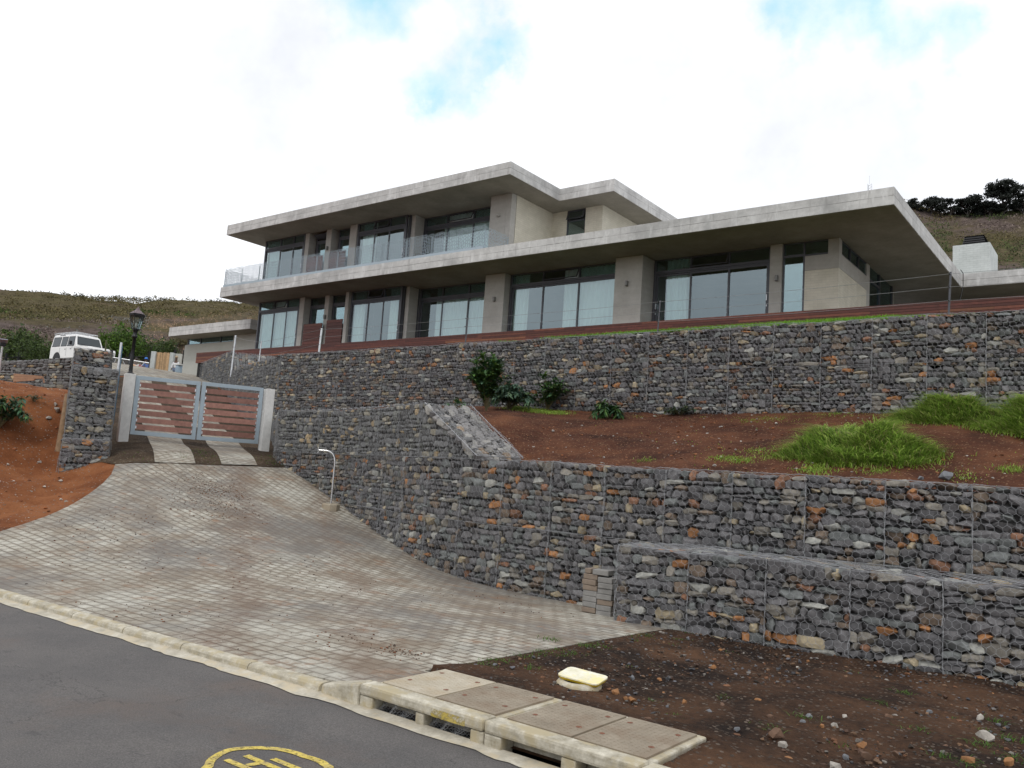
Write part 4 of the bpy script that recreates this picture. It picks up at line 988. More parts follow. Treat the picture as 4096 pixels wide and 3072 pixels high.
# chimney
m = MB(); m.box(-6.02, -4.75, 35.05, 37.05, 8.80, 10.2); ch = m.build('chimney', M_whitebrick, house, False, .01)
m = MB()
for k in range(4):
    z = 10.24+k*.085; e = .02*k
    m.add([(-5.72+e-.03, 35.3+e-.03, z), (-4.95-e+.03, 35.3+e-.03, z), (-4.95-e+.03, 36.8-e+.03, z), (-5.72+e-.03, 36.8-e+.03, z), (-5.72+e, 35.3+e, z+.055), (-4.95-e, 35.3+e, z+.055), (-4.95-e, 36.8-e, z+.055), (-5.72+e, 36.8-e, z+.055)],
          [(0, 1, 5, 4), (1, 2, 6, 5), (2, 3, 7, 6), (3, 0, 4, 7), (4, 5, 6, 7), (3, 2, 1, 0)])
m.box(-5.62, -5.05, 35.4, 36.7, 10.2, 10.6); m.add([(-5.68, 35.34, 10.60), (-4.99, 35.34, 10.60), (-4.99, 36.76, 10.60), (-5.68, 36.76, 10.60), (-5.33, 36.0, 10.72)], np.array([(0, 1, 4), (1, 2, 4), (2, 3, 4), (3, 0, 4)]))
m.build('chimney_cowl', M_black, ch)
# drooping cable and downpipe at the roof corner
m = MB(); m.tube([(-5.52, 33.7, 8.86), (-5.42, 33.6, 8.7), (-5.40, 33.5, 8.2), (-5.44, 33.0, 7.4), (-5.40, 32.4, 6.7)], .016, 6); m.build('cable', M_black, house, True)

# ------------------------------------------------------------------ garage
gar = thing('garage', 'low white rendered garage with a thick concrete roof slab beside the house', 'garage', (-41, 30, 5.0))
slab('roof', [(-45.55, 25.65), (-37.62, 25.65), (-37.2, 34), (-45.55, 34)], 6.98, 7.51, parent=gar)
m = MB(); m.box(-45.45, -40.6, 26.7, 26.9, 4.6, 6.64); m.box(-40.6, -37.8, 26.7, 26.9, 4.6, 6.979); m.box(-45.45, -45.25, 26.9, 33, 4.6, 6.64); m.box(-38.0, -37.8, 26.9, 33, 4.6, 6.979); m.build('wall', M_render, gar)
m = MB(); m.box(-45.2, -40.65, 32, 32.1, 4.6, 6.97); m.box(-45.2, -40.62, 26.92, 32, 6.0, 6.05); m.build('interior_wall', M_inside, gar)
f = MB(); 
for x in (-45.25, -43.95, -41.95, -40.66): f.box(x, x+.06, 26.74, 26.82, 6.645, 6.977)
f.box(-45.19, -40.66, 26.74, 26.82, 6.645, 6.675)
o = f.build('strip_window', M_frame, gar)
for a, b in ((-45.19, -43.95), (-43.89, -41.95), (-41.89, -40.66)): B1(a-.003, b+.003, 26.775, 26.783, 6.67, 6.976).build('pane', M_glass, o)

# ------------------------------------------------------------------ gate, posts, lantern
GL = ray(488, 1766)*21.8; GRp = ray(1054, 1800)*24.0
gd = (GRp-GL); gd[2] = 0; gd /= np.linalg.norm(gd); gn = np.array((gd[1], -gd[0], 0))
def ongate(px, py):
    d = ray(px, py); return d*((GL@gn)/(d@gn))
def post(P, z1, lab):
    m = MB(); w_ = .125; c = np.array((P[0], P[1], (P[2]-.4+z1)/2)); m.obox(c, gd*w_, gn*w_, (0, 0, (z1-P[2]+.4)/2))
    o = m.build('gatepost', M_post, None, False, .012); tag(o, lab, 'gatepost', 'white concrete gateposts'); return o
zt = ongate(518, 1495)[2]
post(GL, zt, 'white concrete gatepost on the left carrying the black lantern'); post(GRp, ongate(1078, 1557)[2], 'white concrete gatepost on the right against the gabion wall')
def leaf(corn, lab, off, shades):
    c = [ongate(*q)+gn*off for q in corn]                        # bl br tr tl
    g_ = thing('gate_leaf', lab, 'gate', tuple((c[0]+c[1])/2), 'pair of driveway gate leaves')
    def P(s, t): return bil(c, s, t)
    W = np.linalg.norm(c[1]-c[0]); Hh = np.linalg.norm(c[3]-c[0]); fw_, th = .105, .03
    m = MB()
    def beam(s0, s1, t0, t1, mb, th=th, col=None, dn=0):
        q = [P(s0, t0), P(s1, t0), P(s1, t1), P(s0, t1)]; V = [p-gn*(-th+dn) for p in q]+[p-gn*(th+dn) for p in q]
        mb.add(V, [(0, 1, 2, 3), (7, 6, 5, 4), (4, 5, 1, 0), (5, 6, 2, 1), (6, 7, 3, 2), (7, 4, 0, 3)], col)
    a, b = fw_/W, fw_/Hh
    beam(0, a, 0, 1, m); beam(1-a, 1, 0, 1, m); beam(a, 1-a, 0, b, m); beam(a, 1-a, 1-b, 1, m)
    m.build('gate_frame', M_gateframe, g_, False, .004)
    pit = (1-2*b-.035)/7
    for k in range(7):
        t0 = 1-b-.045-(k+1)*pit+pit*.30; s = MB(); sh = rng.uniform(.75, 1.2)
        beam(a+.004, 1-a-.004, t0, t0+pit*.72, s, .014, np.array((.27, .135, .105))*sh*shades, .0)
        s.build('slat', M_wood_attr, g_)
        for sx in (a+.003, 1-a-.02): 
            s = MB(); beam(sx, sx+.017, t0+pit*.12, t0+pit*.5, s, .022, (.4, .4, .4)); s.build('slat_bracket', M_steel, g_)
    return g_
leaf([(519, 1737), (780, 1759), (803, 1527), (545, 1502)], 'left gate leaf of reddish timber slats in blue-grey steel, hung from the lantern post', 0, 1.0)
leaf([(785, 1759), (1031, 1776), (1054, 1552), (810, 1527)], 'right gate leaf of reddish timber slats in blue-grey steel, nearest the gabion wall', 0.0, 1.05)
# hinges as little bolts on posts stay with the leaves' frames
lx, ly, lz = GL[0], GL[1], zt
lamp = thing('street_lamp', 'black cast-iron lantern lamp standing on the left white gatepost', 'lamp', (lx, ly, lz))
m = MB(); m.lathe([(0, 0), (.10, 0), (.10, .02), (.062, .03), (.052, .06), (.05, .12), (.044, .5), (.042, .96), (.06, .97), (.075, 1.0), (.06, 1.03), (.048, 1.05), (.046, 1.12), (.06, 1.15), (.085, 1.18), (.07, 1.2), (0, 1.2)], (lx, ly, lz), 14); m.build('pole', M_black, lamp, True)
def hexp(r, z, k): t = math.pi/3*k+.2; return np.array((lx+r*math.cos(t), ly+r*math.sin(t), lz+z))
m = MB()
for k in range(6):
    m.tube([hexp(.10, 1.2, k), hexp(.185, 1.58, k)], .009, 5); m.tube([hexp(.10, 1.2, k), hexp(.10, 1.2, k+1)], .010, 5); m.tube([hexp(.185, 1.56, k), hexp(.185, 1.56, k+1)], .012, 5); m.tube([hexp(.19, 1.6, k), hexp(.19, 1.6, k+1)], .012, 5)
    m.tube([hexp(.185, 1.57, k), hexp(.235, 1.59, k), hexp(.24, 1.66, k)], .007, 5); m.tube([hexp(.10, 1.22, k), hexp(.15, 1.18, k), hexp(.16, 1.14, k)], .006, 5)
    m.add([hexp(.188, 1.545, k), hexp(.188, 1.545, k+1), hexp(.195, 1.605, k+1), hexp(.195, 1.605, k)], [(0, 1, 2, 3)])
m.build('lantern_frame', M_black, lamp)
m = MB()
for k in range(6): m.add([hexp(.098, 1.205, k), hexp(.098, 1.205, k+1), hexp(.183, 1.56, k+1), hexp(.183, 1.56, k)], [(0, 1, 2, 3)])
m.build('lantern_glass', M_lampglass, lamp)
m = MB(); m.lathe([(0, .0), (.03, .0), (.035, .08), (.03, .14), (0, .16)], (lx, ly, lz+1.22), 10); m.build('bulb', M_post, lamp, True)
m = MB()
for k in range(6): m.add([hexp(.20, 1.605, k), hexp(.20, 1.605, k+1), hexp(.06, 1.72, k+1), hexp(.06, 1.72, k)], [(0, 1, 2, 3)])
m.lathe([(.06, 1.72), (.05, 1.75), (.02, 1.765), (.02, 1.785), (.008, 1.81), (0, 1.82)], (lx, ly, lz), 10); m.build('lamp_roof', simple('weathered_roof_metal', (.16, .12, .13), .5, .3), lamp)

# timber pole leaning on the buttress, board in the soil
a = ray(232, 1820)*19.4; b = ray(272, 1578)*20.0
m = MB(); m.tube([a-np.array((0, 0, .1)), (a+b)/2+np.array((.01, 0, 0)), b], [.085, .078, .07], 12); o = m.build('timber_pole', simple('weathered_pole', (.25, .16, .09), .85, 0, .25, 9, .4), None, True)
tag(o, 'round timber pole standing upright against the stepped gabion buttress in orange soil', 'pole')
m = MB(); q = [ray(54, 1528)*33, ray(172, 1520)*33, ray(168, 1504)*33, ray(57, 1494)*33]; n_ = np.array((.4, -.9, 0))*.03
for k in range(3):
    A = [bil(q, 0, k/3+.01), bil(q, 1, k/3+.01), bil(q, 1, (k+1)/3-.01), bil(q, 0, (k+1)/3-.01)]
    if k == 0: A[1] = bil(q, .7, .01); A[2] = bil(q, .75, .32)
    m.add([p+n_ for p in A]+[p-n_ for p in A], [(0, 1, 2, 3), (7, 6, 5, 4), (0, 4, 5, 1), (1, 5, 6, 2), (2, 6, 7, 3), (3, 7, 4, 0)])
for s_ in (.02, .98):
    p = bil(q, s_, -.6); r_ = bil(q, s_, .9); m.tube([p-n_*2, r_-n_*2], .03, 6)
o = m.build('timber_board', simple('raw_timber', (.36, .21, .13), .8, 0, .2, 7, .2), None); tag(o, 'rough timber shutter board half sunk in the orange soil bank', 'board')

# steel fence poles with live wires
def pole(g_, p0, z1, r=.025, mat=M_steel, holes=True, lean=(0, 0)):
    m = MB(); m.tube([(p0[0], p0[1], p0[2]), (p0[0]+lean[0], p0[1]+lean[1], z1)], r, 8); o = m.build('fence_pole', mat, g_, True)
    return o
def sag(mb, a, b, s, r=.004, n=10):
    P = [np.array(a)+(np.array(b)-np.array(a))*i/n - np.array((0, 0, s*4*(i/n)*(1-i/n))) for i in range(n+1)]
    mb.segs(P[:-1], P[1:], r)
ef = thing('electric_fence', 'thin electric fence of poles and wires along the top of the long gabion wall', 'fence', (-15, 17.4, 3.7))
poles = [(-30.3, 20.0, 3.72, 5.22, .04, M_steel), (-26.35, 18.5, 3.65, 4.52, .022, M_steel), (-21.58, 17.4, 3.68, 4.52, .035, M_steel), (-15.27, 17.4, 3.66, 4.47, .017, M_frame), (-9.26, 17.4, 3.66, 4.48, .017, M_frame), (-3.06, 17.4, 3.66, 4.55, .02, M_frame), (3.0, 17.4, 3.66, 4.6, .02, M_frame)]
for (x, y, z0, z1, r, mt) in poles: pole(ef, (x, y, z0-.25), z1, r, mt, lean=(.04, 0))
wm = MB()
for (A, Bq) in zip(poles[:-1], poles[1:]):
    for k, fr in enumerate((.95, .66, .36)):
        if A[0] > -22 and k == 2 and A[0] < -10: continue
        za = A[2]+(A[3]-A[2])*fr; zb = Bq[2]+(Bq[3]-Bq[2])*fr; sag(wm, (A[0]+.03, A[1]-.03, za), (Bq[0]+.03, Bq[1]-.03, zb), .03, .0045)
wm.build('wire', M_wire, ef)
m = MB()
for (x, y, z0, z1, r, mt) in poles:
    for fr in (.95, .66, .36): m.tube([(x+.02, y, z0+(z1-z0)*fr), (x+.02, y-.09, z0+(z1-z0)*fr)], .009, 5)
m.build('insulator', M_black, ef)
ef2 = thing('electric_fence', 'bright steel fence pole with cable behind the left white gatepost', 'fence pole', tuple(ray(470, 1590)*22.6))
t_ = ray(486, 1370)*22.6; b_ = ray(464, 1640)*22.6
m = MB(); m.tube([(t_[0], t_[1], b_[2]-.5), t_], .035, 8); m.build('fence_pole', M_steel, ef2, True)
m = MB(); m.tube([(t_[0]+.04, t_[1]+.02, t_[2]-.1), (t_[0]+.06, t_[1]+.02, (t_[2]+b_[2])/2), (t_[0]+.04, t_[1]+.03, b_[2]-.4)], .008, 5); m.build('cable', simple('blue_cable', (.05, .16, .26), .5), ef2)

# intercom pole
ip = hit(1322, 2035, H1, V=False)
ic = thing('intercom_post', 'bent stainless-steel intercom pole on a small concrete block by the gabion wall', 'intercom post', tuple(ip))
m = MB(); pc = .20; m.lathe([(0, -.1), (pc, -.1), (pc, .09), (pc-.02, .115), (0, .12)], tuple(ip), 8); o = m.build('concrete_block', M_cover, ic, False, .01)
topx = ray(1340, 1805); sc_ = np.hypot(ip[0], ip[1])/np.hypot(topx[0], topx[1]); tz = topx[2]*sc_
ud = np.array((-.79, -.61, 0))       # towards the car lane
x0, y0, z0 = ip
hgt = tz-z0
pts = [(x0, y0, z0+.1), (x0, y0, z0+hgt-.22)]+[(x0+ud[0]*.22*(1-math.cos(t)), y0+ud[1]*.22*(1-math.cos(t)), z0+hgt-.22+.22*math.sin(t)) for t in (.4, .8, 1.2, 1.57)]
e_ = np.array(pts[-1])+ud*.16; pts.append(tuple(e_))
m = MB(); m.tube(pts, .021, 10); m.build('pole', M_stainless, ic, True)
m = MB(); m.obox(e_+ud*.012, ud*.006, np.array((.61, -.79, 0))*.03, (0, 0, .065)); m.build('mounting_plate', M_stainless, ic)

# ------------------------------------------------------------------ stacked pavers
brick_mats = [concrete('paver_grey', (.18, .175, .165), (.28, .27, .255), None, 6, True), concrete('paver_brown', (.17, .13, .10), (.27, .215, .165), None, 6, True), concrete('paver_orange', (.20, .075, .035), (.30, .12, .055), None, 6, True)]
bq = hit(1284, 1327, H1); bx, by = bq[0], bq[1]+.13; bz = H1(bx, by)+.01
ORD = ['lowest', 'second lowest', 'third lowest', 'middle', 'fifth lowest', 'second highest', 'topmost', 'topmost']
def brick(cx, cy, z, lx_, ly_, h, rot, mat, lab):
    m = MB(); c, s = math.cos(rot), math.sin(rot); m.obox((cx, cy, z+h/2), (lx_/2*c, lx_/2*s, 0), (-ly_/2*s, ly_/2*c, 0), (0, 0, h/2))
    o = m.build('paving_brick', mat, None, False, .009); tag(o, lab, 'paving brick', 'paving bricks stacked against the gabion wall')
for r in range(7):
    brick(bx-.128+rng.uniform(-.012, .012), by+rng.uniform(-.01, .01), bz+r*.0785, .24, .20, .075, rng.normal(0, .04), brick_mats[1 if r in (0, 4, 5, 6) else 0], '%s paving brick in the left column of the stack by the wall' % (ORD[r] if r < 6 else 'topmost'))
for r in range(7):
    brick(bx+.128+rng.uniform(-.012, .012), by-.01+rng.uniform(-.01, .01), bz+r*.0785-.02, .24, .20, .075, rng.normal(0, .05), brick_mats[1 if r in (2,) else 0], '%s paving brick in the right column of the stack by the wall' % (ORD[r] if r < 6 else 'topmost'))
brick(bx+.03, by+.0, bz+7*.0785, .25, .20, .075, .12, brick_mats[0], 'grey paving brick lying across the two columns on top of the stack')
brick(bx-.18, by+.01, bz+7*.0785+.004, .10, .20, .07, .02, brick_mats[1], 'pale narrow paving brick at the top left of the stack')
for k in range(2): brick(bx+.40, by+.14, bz+k*.088-.01, .2, .1, .084, .05+.03*k, brick_mats[2], '%s orange brick beside the grey stack, tucked against the front gabions' % ('lower', 'upper')[k])

# ------------------------------------------------------------------ kerb inlets, cover slabs, marker box
ki = 'storm drain kerb inlets'
M_coverpale = concrete('pale_cover', (.34, .29, .21), (.50, .45, .36), (.40, .33, .23), 4)
M_coverdark = concrete('brown_cover', (.20, .165, .12), (.32, .27, .205), (.22, .17, .12), 4)
M_rust = simple('rusty_socket', (.17, .065, .035), .9, 0, .3, 30, 0)
def kx(x, dy, z): return (x, kerbY(x)+dy, z)
def kbox(m, x0, x1, dy0, dy1, z0, z1, col=None):
    m.add([kx(x0, dy0, z0), kx(x1, dy0, z0), kx(x1, dy1, z0), kx(x0, dy1, z0), kx(x0, dy0, z1), kx(x1, dy0, z1), kx(x1, dy1, z1), kx(x0, dy1, z1)],
          [(0, 3, 2, 1), (4, 5, 6, 7), (0, 1, 5, 4), (1, 2, 6, 5), (2, 3, 7, 6), (3, 0, 4, 7)], col)
m = MB(); m.add([kx(-5.29, -.065, -1.83), kx(-4.86, -.065, -1.83), kx(-4.86, .10, -1.83), kx(-5.29, .07, -1.83), kx(-5.29, -.055, -1.715), kx(-4.86, -.058, -1.625), kx(-4.86, .10, -1.618), kx(-5.29, .06, -1.71)],
      [(0, 3, 2, 1), (4, 5, 6, 7), (0, 1, 5, 4), (1, 2, 6, 5), (2, 3, 7, 6), (3, 0, 4, 7)])
tag(m.build('ramp_kerb', M_kerb, None, False, .02), 'sloping transition kerb stone rising to the first drain inlet', 'kerb stone')
def inlet(x0, x1, lab, net, divs):
    g_ = thing('kerb_inlet', lab, 'drain inlet', kx((x0+x1)/2, 0, -1.8), ki)
    m = MB(); kbox(m, x0, x1, -.062, .10, -1.705, -1.620); o = m.build('lintel', M_kerb, g_, False, .022)
    for (a, b) in divs: m = MB(); kbox(m, a, b, -.048, .095, -1.85, -1.707); m.build('pier', M_kerb, g_, False, .01)
    m = MB(); kbox(m, x0+.03, x1-.03, .32, .34, -2.15, -1.70); kbox(m, x0+.03, x1-.03, -.05, .32, -2.16, -2.14); kbox(m, x0+.031, x0+.035, .0, .32, -2.14, -1.72); m.build('chamber', M_dark, g_)
    m = MB(); kbox(m, x0, x1, .108, .915, -1.80, -1.645); m.build('surround', M_kerb, g_, False, .012)
    xm = (x0+x1)/2
    for i, (a, b, mt) in enumerate(((x0+.05, xm-.012, M_coverpale if net else M_coverdark), (xm+.012, x1-.05, M_coverdark))):
        m = MB(); kbox(m, a, b, .135, .865, -1.70, -1.630)
        u = a+.03                                         # raised tread pattern
        j = 0
        while u < b-.03:
            v = .16+(j % 2)*.02
            i2 = 0
            while v < .84:
                y = kerbY(u)+v; t = R(45) if (i2+j) % 2 else R(-45); dx, dy = .014*math.cos(t), .014*math.sin(t); nx_, ny_ = -.003*math.sin(t), .003*math.cos(t)
                m.add([(u-dx-nx_, y-dy-ny_, -1.6295), (u+dx-nx_, y+dy-ny_, -1.6295), (u+dx+nx_, y+dy+ny_, -1.6295), (u-dx+nx_, y-dy+ny_, -1.6295), (u, y, -1.625)], np.array([(0, 1, 4), (1, 2, 4), (2, 3, 4), (3, 0, 4)]))
                v += .040; i2 += 1
            u += .040; j += 1
        o = m.build('cover_slab', mt, g_)
        for (su, sv_) in ((.15, .3), (.85, .3), (.15, .82), (.85, .82)):
            m = MB(); q = kx(a+(b-a)*su, .135+.73*sv_, -1.6285); m.lathe([(0, .001), (.016, .001), (.022, 0)], q, 8); m.build('lifting_socket', M_rust, o)
    if net:
        for a, b in net:
            m = MB(); n_ = int((b-a)/.02); A = []; Bb = []
            for i in range(n_):
                for j in range(6):
                    p = lambda ii, jj: np.array(kx(a+ii*.02+.01*(jj % 2), .02+.03*math.sin(ii*.9+jj)+.02*math.cos(ii*.31), -1.715-.018*jj-.01*math.sin(ii*.4)))
                    A.append(p(i, j)); Bb.append(p(i+1, j+1)); A.append(p(i+1, j)); Bb.append(p(i, j+1))
            m.segs(A, Bb, .0016); m.build('wire_netting', M_wire, g_)
    return g_
i1 = inlet(-4.85, -3.625, 'left storm drain inlet with a faded yellow painted lintel and wire netting in its mouths', [(-4.70, -4.28), (-4.18, -3.75)], [(-4.85, -4.71), (-4.26, -4.18), (-3.74, -3.625)])
i2 = inlet(-3.615, -2.44, 'right storm drain inlet with mossy kerb lintel and open dark mouth', None, [(-3.615, -3.47), (-2.99, -2.88), (-2.53, -2.44)])
m = MB()                                                       # worn yellow paint patch, a thin coat on the lintel
n_ = 14
for i in range(n_):
    xa = -4.10+i*.023; e0 = .004*mnoise.noise((i*.7, 0, 0)); m.add([kx(xa, -.0645, -1.70+abs(e0)), kx(xa+.023, -.0645, -1.70), kx(xa+.023, -.0645, -1.645+e0), kx(xa, -.0645, -1.645)], [(0, 1, 2, 3)])
M_lp = concrete('worn_yellow_paint', (.38, .29, .06), (.56, .43, .10), (.40, .33, .15), 6, True); chip(M_lp, .47, .60, 11); m.build('paint_patch', M_lp, i1)
# kerb beyond the inlets
for k in range(5):
    x = -2.43+k*.98; m = MB(); kbox(m, x, x+.97, -.062, .10, -1.86, -1.625)
    tag(m.build('kerb_stone', M_kerb, None, False, .025), '%s full-height kerb stone to the right of the drain inlets' % NTH[k], 'kerb stone', 'high kerb stones beyond the drain')
# yellow-lidded meter box
mp = hit(1250, 1478, H1)
mbx = thing('meter_box', 'small utility box with a yellow-edged plastic lid askew on a concrete ring', 'utility box', tuple(mp))
m = MB(); m.lathe([(.10, -.08), (.20, -.06), (.205, .0), (.185, .028), (.14, .034), (.125, .0), (.12, -.05)], tuple(mp), 20); o = m.build('concrete_ring', M_kerb, mbx, True)
m = MB(); cx, cy, cz = mp[0]+.02, mp[1]+.03, mp[2]+.066; U_ = np.array((.985, .10, -.055)); W_ = np.array((-.10, .99, .12)); 
prof = []
for (sx, sy) in ((1, 1), (-1, 1), (-1, -1), (1, -1)):
    for t in (0, .5, 1): 
        an = {(1, 1): 0, (-1, 1): 90, (-1, -1): 180, (1, -1): 270}[(sx, sy)]+t*90
        prof.append((sx*.155+.045*math.cos(R(an)), sy*.085+.045*math.sin(R(an))))
n_ = len(prof); c_ = np.array((cx, cy, cz))
top_ = [c_+U_*a+W_*b+np.array((0, 0, .010)) for a, b in prof]; mid_ = [c_+U_*a*1.0+W_*b*1.0 for a, b in prof]; low_ = [c_+U_*a*.93+W_*b*.88-np.array((0, 0, .024)) for a, b in prof]
m.add(mid_+low_, [(i, (i+1) % n_, n_+(i+1) % n_, n_+i) for i in range(n_)]); m.poly(low_); lid = m.build('lid', M_yellow, mbx)
m = MB(); m.add(top_+mid_, [(i, (i+1) % n_, n_+(i+1) % n_, n_+i) for i in range(n_)][0:n_]); m.poly(top_)
m.build('lid_top', concrete('pale_lid', (.62, .58, .40), (.86, .84, .74), (.80, .70, .35), 7, True), lid)  # lid top paler than the yellow sides

# hydrant marking on the road, painted
m = MB(); cxr, cyr = -4.17, 3.22
def roadz(x, y): return -1.7905 if y > kerbY(x)-.2 else float(np.interp(y, [-3.5, .6, kerbY(x)-.18], [-1.80, -1.76, -1.80]))+.005
n_ = 96; V = []
for i in range(n_+1):
    dg = 360*i/n_; t = R(dg); r1 = float(np.interp(dg, [0, 30, 60, 97, 128, 167, 190, 214, 240, 270, 300, 330, 360], [.46, .45, .43, .39, .434, .46, .39, .33, .33, .38, .42, .44, .46])); 
    e = .006*mnoise.noise((math.cos(t)*9, math.sin(t)*9, 0))
    for r_ in (r1+e, r1-.058+e*.6): x, y = cxr+r_*math.cos(t), cyr+r_*math.sin(t); V.append((x, y, roadz(x, y)))
m.add(V, [(2*i, 2*i+1, 2*i+3, 2*i+2) for i in range(n_)])
def stroke(p, q, w_=.048):
    p = np.array(p); q = np.array(q); d = (q-p)/np.linalg.norm(q-p); nn = np.array((-d[1], d[0]))*w_/2
    c4 = [p+nn, p-nn, q-nn, q+nn]; m.add([(a[0], a[1], roadz(a[0], a[1])) for a in c4], [(0, 1, 2, 3)])
for s_ in (((-4.45, 3.185), (-4.08, 3.195)), ((-4.44, 3.318), (-4.00, 3.322)), ((-4.29, 3.218), (-4.275, 3.294)), ((-4.29, 3.405), (-3.94, 3.412))): stroke(*s_)
M_paint = concrete('worn_yellow_road_paint', (.50, .38, .06), (.68, .54, .14), (.42, .33, .12), 14, True)
chip(M_paint, .53, .60, 38)
struct(m.build('road_marking', M_paint))

# ------------------------------------------------------------------ off-road car on the upper yard
def build_car():
    ang = R(3); O = np.array((-52.7, 24.2, 5.12)); ca, sa_ = math.cos(ang), math.sin(ang)
    def T(V): V = np.asarray(V, float).reshape(-1, 3); return np.c_[O[0]+V[:, 0]*ca-V[:, 1]*sa_, O[1]+V[:, 0]*sa_+V[:, 1]*ca, O[2]+V[:, 2]]
    car = thing('parked_car', 'white boxy off-road car with a roof rack parked above the distant gabion wall', 'car', tuple(O))
    white = simple('white_car_paint', (.80, .80, .79), .3, 0, .03, 2, 0); rub = simple('tyre_rubber', (.02, .02, .02), .9)
    class TM(MB):
        def add(s, v, f, col=None): MB.add(s, T(v), f, col)
    def side(m, prof, y0, y1):
        n = len(prof); m.add([(x, y0, z) for x, z in prof]+[(x, y1, z) for x, z in prof], [(i, (i+1) % n, n+(i+1) % n, n+i) for i in range(n)])
        m.add([(x, y0, z) for x, z in prof], [tuple(range(n))[::-1]]); m.add([(x, y1, z) for x, z in prof], [tuple(range(n))])
    def arch(cx, r=.47): return [(cx+r*math.cos(t), .42+r*math.sin(t)) for t in np.linspace(math.pi, 0, 9)]
    m = TM(); prof = [(-2.25, .50)]+[(x, max(.5, z)) for x, z in arch(-1.40)]+[(x, max(.5, z)) for x, z in arch(1.40)]+[(2.12, .55), (2.16, 1.0), (2.10, 1.12), (.78, 1.22), (-2.25, 1.16)]
    side(m, prof, -.87, .87)
    z0, z1 = 1.16, 1.90                                  # upper cabin
    m.add([(-2.25, -.87, z0), (.76, -.87, z0), (.76, .87, z0), (-2.25, .87, z0), (-2.20, -.76, z1), (.42, -.76, z1), (.42, .76, z1), (-2.20, .76, z1)], [(0, 1, 5, 4), (1, 2, 6, 5), (2, 3, 7, 6), (3, 0, 4, 7), (4, 5, 6, 7)])
    m.add([(-2.20, -.76, z1), (.42, -.76, z1), (.42, .76, z1), (-2.20, .76, z1), (-2.12, -.66, 2.02), (.30, -.66, 1.99), (.30, .66, 1.99), (-2.12, .66, 2.02)], [(0, 1, 5, 4), (1, 2, 6, 5), (2, 3, 7, 6), (3, 0, 4, 7), (4, 5, 6, 7)])
    side(m, [(.85, 1.20), (2.02, 1.12), (2.02, 1.17), (.85, 1.27)], -.55, .55)
    m.build('body', white, car, False, .015)
    def panel(name, pts, mat, parent=car):
        m = TM(); m.add(pts, [tuple(range(len(pts)))]); return m.build(name, mat, parent)
    def sy(z, s): return s*(.875-(z-z0)/(z1-z0)*.11)       # cabin flank
    for s in (-1, 1):
        for a, b in ((-2.08, -1.22), (-1.05, -.42), (-.28, .38)):
            za, zb = 1.26, 1.80; sh = .10 if b > 0 else 0
            rim = [(a-.04, sy(za-.04, s), za-.04), (b+.04+sh, sy(za-.04, s), za-.04), (b+.04, sy(zb+.04, s), zb+.04), (a-.04, sy(zb+.04, s), zb+.04)]
            w_ = panel('side_window', rim, M_black); panel('glass', [(a, sy(za, s)+s*.004, za), (b+sh, sy(za, s)+s*.004, za), (b, sy(zb, s)+s*.004, zb), (a, sy(zb, s)+s*.004, zb)], M_carwin, w_)
        panel('alpine_window', [(-1.6, s*.735, 1.925), (-.9, s*.735, 1.925), (-.95, s*.68, 1.99), (-1.55, s*.68, 1.99)], M_black)
        for cx in (-1.40, 1.40):
            mm = TM(); n = 20
            for (r0_, r1_, ya, yb) in ((.38, .38, .62, .86), (.38, .22, .86, .86)):
                V = [(cx+r0_*math.cos(2*math.pi*k/n), s*ya, .39+r0_*math.sin(2*math.pi*k/n)) for k in range(n)]+[(cx+r1_*math.cos(2*math.pi*k/n), s*yb, .39+r1_*math.sin(2*math.pi*k/n)) for k in range(n)]
                mm.add(V, [(k, (k+1) % n, n+(k+1) % n, n+k) for k in range(n)])
            wh = mm.build('wheel', rub, car, True); mm = TM(); mm.add([(cx+.22*math.cos(2*math.pi*k/n), s*.84, .39+.22*math.sin(2*math.pi*k/n)) for k in range(n)], [tuple(range(n))]); mm.build('rim', M_steel, wh)
            panel('wheel_arch', [(x, s*.872, max(.5, z)) for x, z in arch(cx, .46)], M_black)
        mm = TM(); mm.add(np.array([(x, y, z) for x in (.30, .42) for y in (s*.95, s*1.08) for z in (1.28, 1.50)]), [(0, 1, 3, 2), (4, 6, 7, 5), (0, 4, 5, 1), (2, 3, 7, 6), (0, 2, 6, 4), (1, 5, 7, 3)]); mm.build('wing_mirror', M_black, car)
        for xh in (-.55, .1): 
            mm = TM(); mm.add([(xh, s*.876, 1.02), (xh+.14, s*.876, 1.02), (xh+.14, s*.876, 1.06), (xh, s*.876, 1.06)], [(0, 1, 2, 3)]); mm.build('door_handle', M_black, car)
        for (xa) in (-1.13, -.35, .60): panel('door_gap', [(xa, s*.8725, .62), (xa+.02, s*.8725, .62), (xa+.02, s*.8725, 1.15), (xa, s*.8725, 1.15)], M_black)
        mm = TM(); mm.add([(2.165, s*.62+.10*math.cos(t), .93+.10*math.sin(t)) for t in np.linspace(0, 2*math.pi, 16, False)], [tuple(range(16))]); mm.build('headlight', M_steel, car)
        panel('bonnet_vent', [(.84, s*.08, 1.285), (.84, s*.66, 1.285), (.80, s*.66, 1.36) if False else (.765, s*.66, 1.335), (.765, s*.08, 1.335)], M_black)
    def wp(y, k, dx=.006): return (.755-(.34)*k+dx, y*(1-.13*k), 1.20+.70*k)
    ws = panel('windscreen', [wp(-.78, .16), wp(.78, .16), wp(.78, .92), wp(-.78, .92)], M_black)
    panel('glass', [wp(-.74, .20, .012), wp(.74, .20, .012), wp(.74, .88, .012), wp(-.74, .88, .012)], M_carwin, ws)
